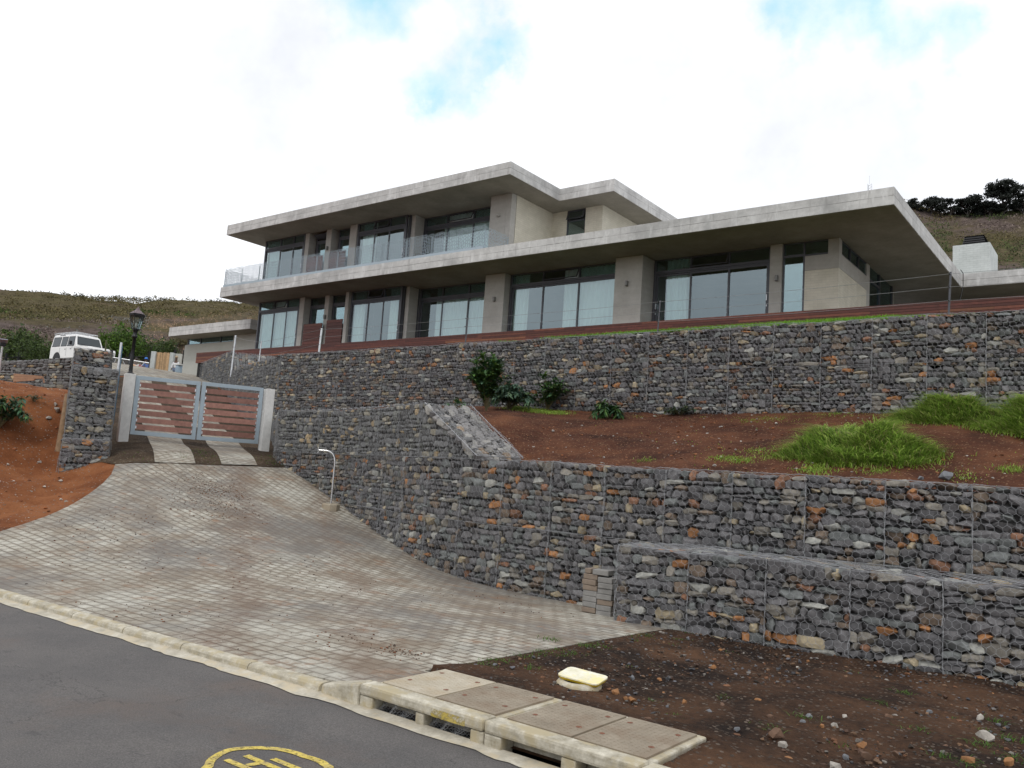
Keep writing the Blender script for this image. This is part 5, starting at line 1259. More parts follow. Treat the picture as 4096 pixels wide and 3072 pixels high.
    for y in (-.2, .45): 
        mm = TM(); mm.tube([wp(y, .18, .03), wp(y-.35, .26, .03)], .012, 5) if False else mm.add([wp(y, .19, .02), wp(y, .21, .02), wp(y-.38, .29, .02), wp(y-.38, .27, .02)], [(0, 1, 2, 3)]); mm.build('wiper', M_black, ws)
    panel('grille', [(2.166, -.42, .72), (2.166, .42, .72), (2.166, .42, 1.02), (2.166, -.42, 1.02)], M_black)
    mm = TM(); mm.add([(x, y, z) for z in (.5, .66) for x, y in ((2.14, -.86), (2.32, -.86), (2.32, .86), (2.14, .86))], [(0, 1, 2, 3), (4, 5, 6, 7), (0, 1, 5, 4), (1, 2, 6, 5), (2, 3, 7, 6), (3, 0, 4, 7)]); mm.build('bumper', M_black, car)
    mm = MB()
    def tb(a, b, r=.02): mm.tube(list(T([a, b])), r, 6)
    for s in (-1, 1):
        tb((-2.2, s*.66, 2.13), (.25, s*.66, 2.13))
        for x in (-2.1, -1.3, -.5, .2): tb((x, s*.70, 1.96), (x, s*.66, 2.13), .015)
    for x in np.linspace(-2.2, .25, 8): tb((x, -.66, 2.13), (x, .66, 2.13), .015)
    tb((-2.25, -.72, 2.13), (-2.2, -.62, 1.5), .025); tb((-2.29, -.62, .7), (-2.29, -.62, 1.6), .03)
    mm.build('roof_rack', M_steel, car)
m_, t_n, b_n = nodes('car_window_tint'); b_n.inputs['Base Color'].default_value = (.03, .04, .045, 1); b_n.inputs['Roughness'].default_value = .08; b_n.inputs['Specular IOR Level'].default_value = .6; M_carwin = m_
build_car()

# ------------------------------------------------------------------ people far up the drive
def skinmesh(name, J, E_, Rd, mat, parent=None, sub=1):
    bm = bmesh.new(); L = bm.verts.layers.skin.verify(); vs = []
    for i, (p, r) in enumerate(zip(J, Rd)):
        v = bm.verts.new(p); v[L].radius = (r, r) if not isinstance(r, tuple) else r; v[L].use_root = (i == 0); vs.append(v)
    for a, b in E_: bm.edges.new((vs[a], vs[b]))
    me = bpy.data.meshes.new(name); bm.to_mesh(me); bm.free(); me.materials.append(mat)
    o = bpy.data.objects.new(name, me); COL.objects.link(o); o.modifiers.new('skin', 'SKIN').use_smooth_shade = True
    s = o.modifiers.new('sub', 'SUBSURF'); s.levels = sub; s.render_levels = sub
    if parent is not None: o.parent = parent; b = parent.get('base'); o.location = (-b[0], -b[1], -b[2]) if b is not None else (0, 0, 0)
    return o
def person(base, face, pose, shirt, trousers, hat, label, skin=(.10, .055, .035)):
    base = np.array(base, float); f = np.array((math.cos(face), math.sin(face), 0)); l = np.array((-f[1], f[0], 0)); u = np.array((0, 0, 1.))
    def P(a, b, c): return tuple(base+f*a+l*b+u*c)
    sk = simple('skin_%d' % len(MATS), skin, .6, 0, .05); sh = simple('shirt_%d' % len(MATS), shirt, .85); tr = simple('trousers_%d' % len(MATS), trousers, .9)
    root = thing('person', label, 'person', tuple(base))
    if pose == 'stand':
        hz = .92; legs = [(P(0, .10, .88), P(.02, .11, .48), P(-.02, .11, .08), P(.12, .12, .04)), (P(0, -.10, .88), P(.05, -.11, .48), P(.0, -.11, .08), P(.14, -.12, .04))]; lean = .06
    else:
        hz = .16; legs = [(P(.02, .10, .15), P(.40, .20, .38), P(.42, .16, .08), P(.54, .16, .04)), (P(.02, -.10, .15), P(.38, -.22, .36), P(.44, -.16, .07), P(.56, -.16, .04))]; lean = .16
    J = [P(0, 0, hz), P(lean*.4, 0, hz+.22), P(lean, 0, hz+.44), P(lean*1.1, 0, hz+.56), P(lean*1.3, 0, hz+.66), P(lean*1.35, 0, hz+.80)]
    Rd = [(.15), (.13), (.15), .06, .085, .07]; E_ = [(0, 1), (1, 2), (2, 3), (3, 4), (4, 5)]
    for lg in legs:
        n = len(J); J += list(lg); Rd += [.085, .06, .045, .035]; E_ += [(0, n), (n, n+1), (n+1, n+2), (n+2, n+3)]
    arms = []
    for s in (1, -1):
        sx = P(lean, s*.17, hz+.43); el = P(lean+.06, s*.24, hz+.17); ha = P(lean+.30, s*.12, hz+.10) if pose != 'stand' else P(lean+.12, s*.22, hz-.08)
        hf = tuple(np.array(ha)+f*.08-u*.02); arms.append((sx, el, ha))
        n = len(J); J += [sx, el, ha, hf]; Rd += [.05, .04, .028, .035]; E_ += [(2, n), (n, n+1), (n+1, n+2), (n+2, n+3)]
    body = skinmesh('body', J, E_, Rd, sk, root, 2)
    J2 = [P(0, 0, hz+.03), P(lean*.4, 0, hz+.22), P(lean, 0, hz+.43)]; R2 = [.165, .15, .165]; E2 = [(0, 1), (1, 2)]
    for a in arms: n = len(J2); J2 += [a[0], a[1], tuple((np.array(a[1])+np.array(a[2]))/2)]; R2 += [.07, .055, .048]; E2 += [(2, n), (n, n+1), (n+1, n+2)]
    skinmesh('shirt', J2, E2, R2, sh, root, 2)
    J3 = [P(0, 0, hz)]; R3 = [.16]; E3 = []
    for lg in legs: n = len(J3); J3 += list(lg[:3]); R3 += [.10, .075, .06]; E3 += [(0, n), (n, n+1), (n+1, n+2)]
    skinmesh('trousers', J3, E3, R3, tr, root, 2)
    hc = P(lean*1.35+.0, 0, hz+.80)
    m = MB(); m.lathe([(.0, .11), (.06, .10), (.10, .05), (.105, 0), (.17 if hat[1] else .11, -.015), (.16 if hat[1] else .10, -.022), (.10, -.02)], hc, 14)
    m.build('hat', simple('hat_%d' % len(MATS), hat[0], .9), root, True)
def far(px, py, s_): p = ray(px, py)*s_; return p
def stand(px, ptop, s_, hgt): p = far(px, ptop, s_); return (p[0], p[1], p[2]-hgt)
person(stand(546, 1444, 57, 1.60), R(-40), 'stand', (.70, .66, .64), (.08, .07, .07), ((.05, .04, .04), False), 'person in a white shirt bending over an orange bundle by the chain-link fence')
person(stand(588, 1441, 57, 1.62), R(200), 'stand', (.04, .13, .42), (.05, .07, .15), ((.05, .18, .55), True), 'person in blue overalls and blue sun hat beside the white gate pillar')
person(stand(708, 1437, 56, 1.60), R(-60), 'stand', (.66, .66, .68), (.12, .15, .22), ((.40, .30, .20), False), 'person in a white shirt partly hidden at the corner of the garage')
tt = far(556, 1478, 56.3); g_ = thing('trestle_table', 'low timber work table in front of the two people at the yard edge', 'table', (tt[0], tt[1], 5.1))
U9 = np.array((.5, .86, 0)); m = MB(); m.obox((tt[0], tt[1], tt[2]-.02), U9*.6, np.array((.86, -.5, 0))*.3, (0, 0, .02), (.3, .2, .12)); m.build('table_top', M_wood_attr, g_)
for sx in (-.5, .5):
    for sy in (-.22, .22): q = np.array((tt[0], tt[1], 0))+U9*sx+np.array((.86, -.5, 0))*sy; m = MB(); m.tube([(q[0], q[1], 5.0), (q[0], q[1], tt[2]-.03)], .03, 6, (.3, .2, .12)); m.build('leg', M_wood_attr, g_)
def ball(name, lab, cat, p, r, col, sq=1):
    m = MB(); m.lathe([(r*math.sin(t), r*sq*(1-math.cos(t))) for t in np.linspace(0, math.pi, 9)], tuple(p), 14); tag(m.build(name, simple(name+'_mat', col, .8), None, True), lab, cat)
q = far(533, 1478, 56.1); ball('orange_bundle', 'orange round bundle in front of the person in a white shirt', 'bundle', q, .17, (.75, .33, .10))
q = far(561, 1478, 56.2); ball('red_backpack', 'red and black backpack between the person in white and the person in blue', 'backpack', q, .16, (.30, .02, .03), 1.0)
q = far(574, 1478, 56.2); ball('green_bag', 'small bright green bag beside the person in blue', 'bag', q, .10, (.35, .75, .05), .6)
q = far(722, 1458, 54); q[2] = q[2]-.93
dr = thing('water_drum', 'pale blue water drum with a white lid against the garage corner', 'drum', tuple(q))
m = MB(); m.lathe([(0, 0), (.27, 0), (.29, .1), (.28, .3), (.30, .5), (.28, .7), (.27, .85), (0, .85)], tuple(q), 16); m.build('barrel', simple('blue_drum', (.25, .33, .40), .5), dr, True)
m = MB(); m.box(q[0]-.32, q[0]+.32, q[1]-.3, q[1]+.3, q[2]+.86, q[2]+.93); m.build('lid', M_post, dr)

# ------------------------------------------------------------------ yard fences, log screen
def plank_wall():
    s = 58.0; base = lambda px: np.array([ray(px, 1484+(px-600)*.07)[0]*s, ray(px, 1484+(px-600)*.07)[1]*s, 0])
    zb = 5.45; zt_ = ray(610, 1406)[2]*s
    for (a, b, lab) in ((600, 618, 'white brick gate pillar on the left of the split-log screen'), (675, 689, 'white brick gate pillar on the right of the split-log screen')):
        p, q = base(a), base(b); m = MB(); d = q-p; n_ = np.array((d[1], -d[0], 0)); n_ /= np.linalg.norm(n_); c = (p+q)/2; m.obox((c[0], c[1], (zb+zt_)/2+.02), d/2, n_*.16, (0, 0, (zt_-zb)/2))
        tag(m.build('gate_pillar', M_whitebrick, None, False, .01), lab, 'pillar', 'white gate pillars at the yard')
    p, q = base(619), base(674); g_ = MB(); n = 17
    for k in range(n):
        t = (k+.5)/n; c = p+(q-p)*t; r_ = np.linalg.norm(q-p)/n*.55; h = zt_-.02+rng.uniform(-.04, .05)
        g_.tube([(c[0], c[1], zb), (c[0]+rng.uniform(-.02, .02), c[1], (zb+h)/2), (c[0], c[1], h)], [r_*rng.uniform(.8, 1.1) for _ in range(3)], 7, np.array((.50, .34, .19))*rng.uniform(.6, 1.25))
    tag(g_.build('log_screen', M_wood_attr, None), 'upright split-log screen between two white brick pillars at the top of the drive', 'screen')
    p, q = base(690), base(712); m = MB(); d = q-p; n_ = np.array((d[1], -d[0], 0)); n_ /= np.linalg.norm(n_); c = (p+q)/2; m.obox((c[0], c[1], (zb+zt_)/2+.02)+n_*-.3, d/2*1.2, n_*.06, (0, 0, (zt_-zb)/2))
    tag(m.build('yard_wall', M_render, None), 'short grey rendered wall between the log screen pillar and the garage', 'wall')
plank_wall()
def palisade(pxs, s, lab, ztop_off=1.25):
    P = [ray(a, b)*s for a, b in pxs]; g_ = thing('palisade_fence', lab, 'fence', tuple(P[0]), 'black palisade fences round the yard')
    rails = MB(); pick = MB()
    for a, b in zip(P[:-1], P[1:]):
        L = np.linalg.norm(b-a)
        for z in (-.15, -1.1): rails.tube([a+np.array((0, 0, z)), b+np.array((0, 0, z))], .035, 5)
        for k in range(int(L/.16)):
            c = a+(b-a)*k/(L/.16); pick.segs([c+np.array((0, 0, -1.3))], [c+np.array((0, 0, .28))], .012)
    for a in P: m = MB(); m.box(a[0]-.07, a[0]+.07, a[1]-.07, a[1]+.07, a[2]-1.4, a[2]+.2); m.build('fence_post', M_black, g_)
    for a in P: m = MB(); m.tube([a+np.array((0, 0, .2)), a+np.array((.25, .1, .75))], .02, 5); m.build('fence_arm', M_black, g_)
    rails.build('rail', M_black, g_); pick.build('pickets', M_black, g_)
palisade([(-30, 1427), (25, 1424), (75, 1420), (126, 1420), (180, 1424), (240, 1428)], 62, 'black palisade fence behind the white car at the left')
palisade([(455, 1428), (520, 1422), (597, 1417)], 64, 'black palisade fence behind the two people at the yard edge')
palisade([(700, 1409), (738, 1410)], 66, 'short piece of black palisade fence beside the garage corner')
g_ = thing('chain_link_gate', 'galvanised chain-link fence panel with diagonal braces across the yard edge', 'fence', tuple(ray(452, 1470)*47))
s = 47.0; A_, B_ = ray(446, 1429)*s, ray(596, 1452)*s; zb = min(A_[2], B_[2])-1.2
m = MB(); m.tube([A_, B_], .03, 6); m.build('rail', M_steel, g_)
m = MB(); 
for (a, b) in ((ray(492, 1443)*s, ray(508, 1478)*s), (ray(576, 1452)*s, ray(553, 1478)*s), (ray(463, 1437)*s, ray(449, 1472)*s)): m.tube([a, b], .022, 5)
m.build('brace', M_steel, g_)
m = MB(); n = 46; P0 = lambda t, z: A_+(B_-A_)*t+np.array((0, 0, -z)); a = []; b = []
for i in range(n):
    for j in range(10): t = i/n; a.append(P0(t, j*.11)); b.append(P0(t+1/n, (j+1)*.11)); a.append(P0(t+1/n, j*.11)); b.append(P0(t, (j+1)*.11))
m.segs(a, b, .0025); m.build('chain_link', M_wire, g_)
# dark posts by the car front
for k, (px, pt, pb_, s, lab) in enumerate(((425, 1360, 1445, 30, 'thin green-grey post leaning in front of the car bonnet'), (447, 1398, 1480, 27, 'dark iron post at the back of the stepped gabion buttress'))):
    a, b = ray(px, pt)*s, ray(px-3, pb_)*s; m = MB(); m.tube([b-np.array((0, 0, .6)), a], .03 if k == 0 else .05, 6)
    if k == 0: m.tube([a-np.array((0, 0, .05)), ray(446, 1400)*s], .012, 5)
    tag(m.build('post', simple('mossy_post', (.10, .11, .06), .9) if k == 0 else M_black, None), lab, 'post')
# solar light at the far left
p = ray(10, 1378)*44; b = ray(2, 1452)*44
g_ = thing('solar_lamp', 'solar panel lamp on a thin white pole at the far left edge', 'lamp', tuple(b)); m = MB(); m.tube([b-np.array((0, 0, .5)), p], .055, 8); m.build('pole', M_steel, g_, True)
m = MB(); q = p+np.array((0, 0, .2)); m.obox(q, np.array((.32, .75, 0))*.26, np.array((.8, -.35, .45))*.16, np.array((-.25, .1, .9))*.02); sp = m.build('solar_panel', simple('solar_cells', (.30, .31, .38), .25), g_)
m = MB(); m.obox(q-np.array((0, 0, .20)), (.08, 0, 0), (0, .14, 0), (0, 0, .10)); m.build('lamp_box', M_black, g_)

# ------------------------------------------------------------------ hills
def hill_el(px):                                   # ridge line seen above the house, in photo pixels -> elevation
    pass
RID = []
for (px, py) in [(-1400, 1200), (-700, 1178), (-200, 1165), (0, 1172), (150, 1178), (300, 1186), (500, 1196), (700, 1204), (1000, 1216), (1150, 1226), (1500, 1250), (2000, 1180), (2600, 1000), (3100, 860), (3500, 800), (3640, 806), (3760, 846), (3900, 850), (4096, 842), (4400, 838), (5200, 900)]:
    d = ray(px, py); RID.append((math.degrees(math.atan2(d[0], d[1])), d[2]/math.hypot(d[0], d[1])))
RID.sort(); RA = np.array([a for a, _ in RID]); RE = np.array([b for _, b in RID])
def hillz(az, r):
    az = np.asarray(az, float); e1 = np.interp(az, RA, RE); Rr = np.interp(az, [-110, -75, -55, -35, -5, 10], [260, 250, 250, 260, 250, 250])
    e0 = np.interp(az, [-110, -70, -60, -45, 0], [.055, .068, .075, .09, .11]); t = np.clip((r-62)/(Rr-62), 0, 1)
    el = e0+(e1-e0)*t**.85
    z = r*el
    return np.where(r > Rr, Rr*e1-(r-Rr)*.25, z)
azs = np.linspace(-112, 12, 560); rs = np.concatenate([np.linspace(58, 252, 150), np.linspace(256, 330, 12)])
A_, Rr_ = np.meshgrid(azs, rs); X = Rr_*np.sin(np.radians(A_)); Y = Rr_*np.cos(np.radians(A_))
Z = hillz(A_, Rr_)+fbm(X, Y, .03, 5, 7)*1.5*np.clip((Rr_-70)/80, 0, 1)+fbm(X, Y, .25, 4, 2)*.45
nx = len(azs); ny = len(rs); i = np.arange(ny-1)[:, None]*nx+np.arange(nx-1)[None]
m = MB(); m.add(np.stack([X, Y, Z], -1).reshape(-1, 3), np.stack([i, i+1, i+1+nx, i+nx], -1).reshape(-1, 4)[:, ::-1]); struct(m.build('hill', M_hill, None, True))
# scrub
def clump(mb, P, r, h, n, cols, dens=1.0):
    """many small leaf-sized triangles spread through a mound volume"""
    P = np.asarray(P, float); n = int(n)
    d = rng.normal(size=(n, 3)); d /= np.linalg.norm(d, axis=1, keepdims=True); d[:, 2] = np.abs(d[:, 2]); rad = rng.uniform(.45, 1.0, (n, 1))**.6
    lob = 1+.28*np.sin(d[:, :1]*5+P[0]*3)*np.cos(d[:, 1:2]*6+P[1])
    C_ = P+d*rad*np.array((r, r, h))*lob
    a = rng.normal(size=(n, 3)); b = rng.normal(size=(n, 3)); s = (r*.30)*rng.uniform(.5, 1.2, (n, 1))*dens
    a /= np.linalg.norm(a, axis=1, keepdims=True); b /= np.linalg.norm(b, axis=1, keepdims=True)
    V = np.stack([C_-a*s*.5, C_+a*s*.5, C_+b*s*.8], 1).reshape(-1, 3)
    c = np.array(cols)[rng.integers(len(cols), size=n)]*rng.uniform(.65, 1.3, (n, 1))
    mb.add(V, np.arange(3*n).reshape(-1, 3), c)
olive = [(.135, .115, .055), (.16, .135, .062), (.10, .095, .046)]; brown = [(.19, .15, .13), (.14, .108, .095), (.22, .175, .15)]; grey = [(.17, .17, .15), (.20, .195, .18)]; green = [(.05, .085, .02), (.08, .12, .03), (.035, .055, .018)]; tan = [(.48, .33, .22), (.40, .27, .17)]
m = MB()
N_ = 9500
for k in range(N_):
    az = rng.uniform(-77, -46) if rng.random() < .66 else rng.uniform(-18, -3); r = 66+ (250-66)*rng.random()**.8
    x, y = r*math.sin(R(az)), r*math.cos(R(az)); z = float(hillz(az, r)); t = (r-62)/190
    nn = mnoise.noise((x*.02, y*.02, 0)); n2 = mnoise.noise((x*.05, y*.05, 5))
    if az < -40:
        pal = olive if t > .62 and nn > -.25 else brown
        if n2 > .34 and t < .8: pal = grey
        if (-62 < az < -52 and .42 < t < .80 and n2 > -.25) or (-66 < az < -59 and .2 < t < .42 and n2 > 0): pal = tan
        if t < .05 or n2 < -.45: pal = green
    else:
        pal = [(.085, .115, .045), (.11, .14, .05), (.06, .08, .035)] if nn+.5*n2 > -.22 or t < .3 else (brown if n2 > 0 else olive)
    sz = rng.uniform(.5, 1.3)*(1+.4*t)
    if pal is tan: clump(m, (x, y, z), sz*.5, sz*1.3, 16, pal)
    else: clump(m, (x, y, z-.1), sz, sz*.75, 20, pal)
tag(m.build('hillside_scrub', M_hill_plant), 'low mixed fynbos scrub in olive, brown and straw patches covering the hillsides', 'scrub', None, 'stuff')
# ridge bushes breaking the skyline
m = MB()
for k in range(420):
    az = rng.uniform(-78, -48) if k < 330 else rng.uniform(-16, -3); r = 249; x, y = r*math.sin(R(az)), r*math.cos(R(az)); z = float(hillz(az, r)); s_ = rng.uniform(.4, 1.6)*(1.0 if rng.random() < .9 else 1.5); clump(m, (x, y, z-.3), s_, s_*.9, 40, olive if k % 3 else [(.045, .05, .03)])
tag(m.build('ridge_scrub', M_hill_plant), 'dark low bushes standing along the skyline of the hill', 'scrub', None, 'stuff')

# bushes at the foot of the hill
def bush(px, py, s, r, h, cols, lab, n=2600, lob=7):
    P = ray(px, py)*(s-6); r *= .92; h *= .95; o_ = MB()
    for k in range(lob):
        a = rng.uniform(0, 2*math.pi); q = rng.uniform(0, .65)*r
        clump(o_, (P[0]+q*math.cos(a), P[1]+q*math.sin(a), P[2]-.4+rng.uniform(0, .2)*h), r*rng.uniform(.4, .65), h*rng.uniform(.6, 1.0), n/lob, cols, .55)
    g_ = thing('bush', lab, 'bush', (P[0], P[1], P[2]-.5), 'green bushes at the foot of the hill'); o_.build('foliage', M_leaf, g_)
    m = MB()
    for k in range(5): m.tube([(P[0]+.1*k-.2, P[1], P[2]-1.0), (P[0]+.3*k-.6, P[1]+.1, P[2]+h*.3)], [.06, .03], 5, (.12, .08, .05))
    m.build('stem', M_wood_attr, g_)
for a in [(100, 1425, 70, 3.4, 2.9, green, 'broad dull green bush behind the black fence, left of the white car'), (165, 1430, 66, 2.0, 1.7, green, 'small bright green bush at the rear of the white car'),
          (45, 1420, 74, 2.6, 2.2, olive, 'olive bush behind the solar lamp at the far left'),
          (430, 1425, 72, 2.6, 2.6, [(.07, .14, .015), (.10, .18, .02), (.04, .08, .012)], 'fresh green bush just right of the white car'), (505, 1425, 72, 2.8, 2.9, [(.06, .13, .015), (.10, .17, .025), (.04, .08, .012)], 'fresh green bush behind the black lantern pole'),
          (580, 1425, 74, 2.5, 2.2, green, 'darker bush behind the person in blue'), (660, 1405, 78, 2.4, 1.5, green, 'low bush rising above the log screen'), (725, 1370, 84, 2.0, 1.4, olive, 'olive bush beside the garage roof')]:
    bush(*a)

# pines on the right ridge
def pine(px, py_top, py_base, wpx, lab, flat=.5, open_=.3, n=10000):
    s = 246.0; d = ray(px, py_base); P = d/np.hypot(d[0], d[1])*s; T_ = ray(px, py_top); T_ = T_/np.hypot(T_[0], T_[1])*s
    P = P-np.array((0, 0, 1.5)); hgt = T_[2]-P[2]; rad = wpx/F*s/2*1.15
    g_ = thing('pine_tree', lab, 'tree', tuple(P), 'dark pines along the right ridge')
    m = MB(); tips = []
    m.tube([P, P+np.array((.3, 0, hgt*.35)), P+np.array((-.2, .2, hgt*.62))], [.45, .33, .2], 7, (.05, .04, .035))
    for k in range(13):
        a = 2*math.pi*k/13+rng.uniform(-.3, .3); z0_ = hgt*rng.uniform(.12, .6); rr = rad*rng.uniform(.35, .88); zt2 = hgt*rng.uniform(.45, .86)*(1-.25*(rr/rad)**2)
        b = P+np.array((.2, 0, z0_)); e = P+np.array((rr*math.cos(a), rr*math.sin(a), zt2)); m.tube([b, (b+e)/2+np.array((0, 0, -.4)), e], [.16, .10, .05], 5, (.05, .04, .035)); tips.append(e)
    m.build('trunk', M_wood_attr, g_)
    for k in range(10): a = rng.uniform(0, 6.28); q = rng.uniform(0, .6)*rad; tips.append(P+np.array((q*math.cos(a), q*math.sin(a), hgt*rng.uniform(.74, .93))))
    for k in range(6): a = rng.uniform(0, 6.28); q = rng.uniform(.5, .95)*rad; tips.append(P+np.array((q*math.cos(a), q*math.sin(a), hgt*rng.uniform(.30, .62))))
    c_ = MB()
    for t in tips:
        r_ = rad*rng.uniform(.20, .34); clump(c_, t-np.array((0, 0, r_*.3)), r_, r_*.62, n/len(tips), [(.020, .027, .021), (.028, .034, .026), (.014, .018, .015)], .95)
    c_.build('crown', M_leaf, g_)
for a in [(3650, 790, 862, 60, 'leftmost dark pine, half hidden behind the concrete roof edge'), (3722, 789, 866, 118, 'broad rounded dark pine, second from the left on the ridge'), (3800, 792, 860, 74, 'small dark pine in the middle of the ridge row'),
          (3868, 786, 858, 96, 'round dark pine just left of the tallest pine'), (4010, 732, 852, 190, 'tallest and widest pine on the ridge with an open layered crown'), (4095, 768, 850, 84, 'dark pine cut by the right edge of the photo'), (3955, 815, 852, 90, 'low dark pine under the left side of the tallest pine')]:
    pine(*a)
# radio mast
p = ray(3477, 770)*200; q_ = ray(3476, 700)*200; g_ = thing('radio_mast', 'thin grey radio mast rising above the roof slab', 'mast', tuple(p-np.array((0, 0, 6))))
m = MB(); ct = np.array((p[0], p[1], 0)); w_ = .55
hz0 = p[2]-6
c3 = [np.array((math.cos(t)*w_, math.sin(t)*w_, 0)) for t in (0, 2.09, 4.19)]; zs = np.linspace(hz0, ray(3477, 735)[2]*200, 12)
for k in range(3): m.tube([(ct[0]+c3[k][0], ct[1]+c3[k][1], zs[0]), (ct[0]+c3[k][0], ct[1]+c3[k][1], zs[-1])], .05, 4)
for i in range(11):
    for k in range(3): a, b = c3[k], c3[(k+1) % 3]; m.tube([(ct[0]+a[0], ct[1]+a[1], zs[i]), (ct[0]+b[0], ct[1]+b[1], zs[i+1])], .03, 4)
m.tube([(ct[0], ct[1], zs[-1]), (ct[0], ct[1], q_[2])], .04, 4); m.build('lattice', M_steel, g_)

# ------------------------------------------------------------------ shrubs, grass, weeds
def leafy(name, P, h, spread, nst, nl, cols, lab, ll=.13, lean=(0, 0), droop=.2, group=None, lw=.16, cat='shrub'):
    P = np.array(P, float); g_ = thing(name, lab, cat, tuple(P), group); st = MB(); lf = MB()
    for k in range(nst):
        a = rng.uniform(0, 2*math.pi); q = rng.uniform(.1, 1)**.7*spread; hh = h*rng.uniform(.55, 1.0)*(1-.35*(q/spread)**2)
        tip = P+np.array((math.cos(a)*q+lean[0]*hh, math.sin(a)*q+lean[1]*hh, hh)); mid = P*.45+tip*.55+np.array((-math.cos(a)*q*.15, -math.sin(a)*q*.15, hh*.12))
        n = 8; C_ = [(1-t)**2*P+2*t*(1-t)*mid+t*t*tip-np.array((0, 0, droop*h*max(0, t-.6)**2*3)) for t in np.linspace(0, 1, n)]
        st.tube(C_, np.linspace(.011, .004, n), 5, (.12, .10, .05), False)
        for j in range(nl):
            t = rng.uniform(.18, 1.0)**.8; i = min(n-2, int(t*(n-1))); c = C_[i]+(C_[i+1]-C_[i])*(t*(n-1)-i); ax_ = C_[i+1]-C_[i]; ax_ /= np.linalg.norm(ax_)
            az = rng.uniform(0, 2*math.pi); d = ax_*rng.uniform(.3, 1.0)+np.array((math.cos(az), math.sin(az), rng.uniform(-.35, .35)))*.8; d /= np.linalg.norm(d); L = ll*rng.uniform(.6, 1.25)
            s = np.cross(d, (0, 0, 1)); s /= np.linalg.norm(s)+1e-6; wd = L*lw*rng.uniform(.7, 1.2)
            m1 = c+d*L*.4; m2 = c+d*L*.75-np.array((0, 0, L*.10)); e = c+d*L-np.array((0, 0, L*.28))
            col = np.array(cols[rng.integers(len(cols))])*rng.uniform(.7, 1.3)*(1.35 if t > .85 else 1)
            lf.add([c, m1-s*wd, m1+s*wd, m2-s*wd*.8, m2+s*wd*.8, e], np.array([(0, 1, 2), (1, 3, 2), (2, 3, 4), (3, 5, 4)]), col)
    st.build('stems', M_wood_attr, g_); lf.build('leaves', M_leaf, g_)
wat = [(.04, .095, .03), (.065, .13, .032), (.03, .07, .035)]; blu = [(.05, .10, .065), (.04, .08, .05), (.07, .12, .06)]
sg = 'wild wattle shrubs on the terrace'
leafy('shrub', hit(1050, 889, H2), 1.50, .50, 44, 56, wat+[(.07, .12, .025)], 'tallest upright dark green shrub against the long gabion wall', .19, (-.02, 0), .1, sg)
leafy('shrub', hit(1100, 887, H2), .95, .75, 34, 52, blu, 'spreading blue-green shrub leaning against the right side of the tallest shrub', .17, (.10, 0), .5, sg)
leafy('shrub', hit(1182, 888, H2), 1.05, .55, 26, 48, wat+[(.08, .13, .03)], 'shrub with bright tips in front of the gabion wall, right of the tallest shrub', .15, (.0, 0), .2, sg)
leafy('shrub', hit(1312, 905, H2), .60, .36, 14, 44, wat, 'small drooping seedling shrub with narrow leaves on the open terrace soil', .17, (0, 0), .8, sg)
leafy('shrub', hit(1470, 897, H2), .26, .42, 12, 22, [(.03, .055, .03), (.06, .07, .03)], 'low dark shrub at the foot of the long gabion wall', .13, (0, 0), .3, sg)
leafy('shrub', hit(980, 893, H2), .42, .42, 6, 26, wat, 'sparse sprig reaching left behind the crest of the curved gabion wall', .13, (-.3, 0), .3, sg)
def bankf(a, b): return bank(np.atleast_1d(a), np.atleast_1d(b)) if np.ndim(a) else float(bank(np.array([a]), np.array([b]))[0])
leafy('shrub', hit(-2, 925, bankf, 8, 40), 1.0, .7, 22, 38, blu+wat, 'blue-green leafy shrub on the orange bank at the left edge', .17, (.35, .1), .5)
leafy('shrub', hit(72, 868, bankf, 8, 50), .25, .28, 6, 16, blu, 'tiny dark green sprig on the orange bank above the left shrub', .10, (0, 0), .3)

def blades(mb, X, Y, Z, L, lean, cols, w_=.006, droop=1.0, nseg=3, dirs=None):
    n = len(X); az = rng.uniform(0, 2*math.pi, n) if dirs is None else dirs
    d = np.stack([np.cos(az), np.sin(az), np.zeros(n)], 1); s = np.stack([-np.sin(az), np.cos(az), np.zeros(n)], 1)
    P = np.stack([X, Y, Z], 1); L = L*rng.uniform(.6, 1.3, n); ln = lean*rng.uniform(.5, 1.4, n); V = []
    for k in range(nseg+1):
        t = k/nseg; c = P+d*(ln*L*t**1.6)[:, None]+np.array((0, 0, 1.))*(L*(t-droop*.55*t*t))[:, None]; ww = w_*(1-t)**.7+.0004
        V += [c-s*ww, c+s*ww]
    V = np.stack(V, 1).reshape(-1, 3); b = np.arange(n)[:, None]*(2*(nseg+1)); Fq = np.concatenate([b+np.array([[2*k, 2*k+1, 2*k+3, 2*k+2]]) for k in range(nseg)])
    c = np.array(cols)[rng.integers(len(cols), size=n)]*rng.uniform(.7, 1.3, (n, 1)); mb.add(V, Fq, np.tile(c, (nseg, 1)))
gr = [(.28, .42, .07), (.36, .50, .10), (.22, .36, .06), (.44, .56, .14)]; yel = [(.22, .32, .03), (.16, .28, .03)]
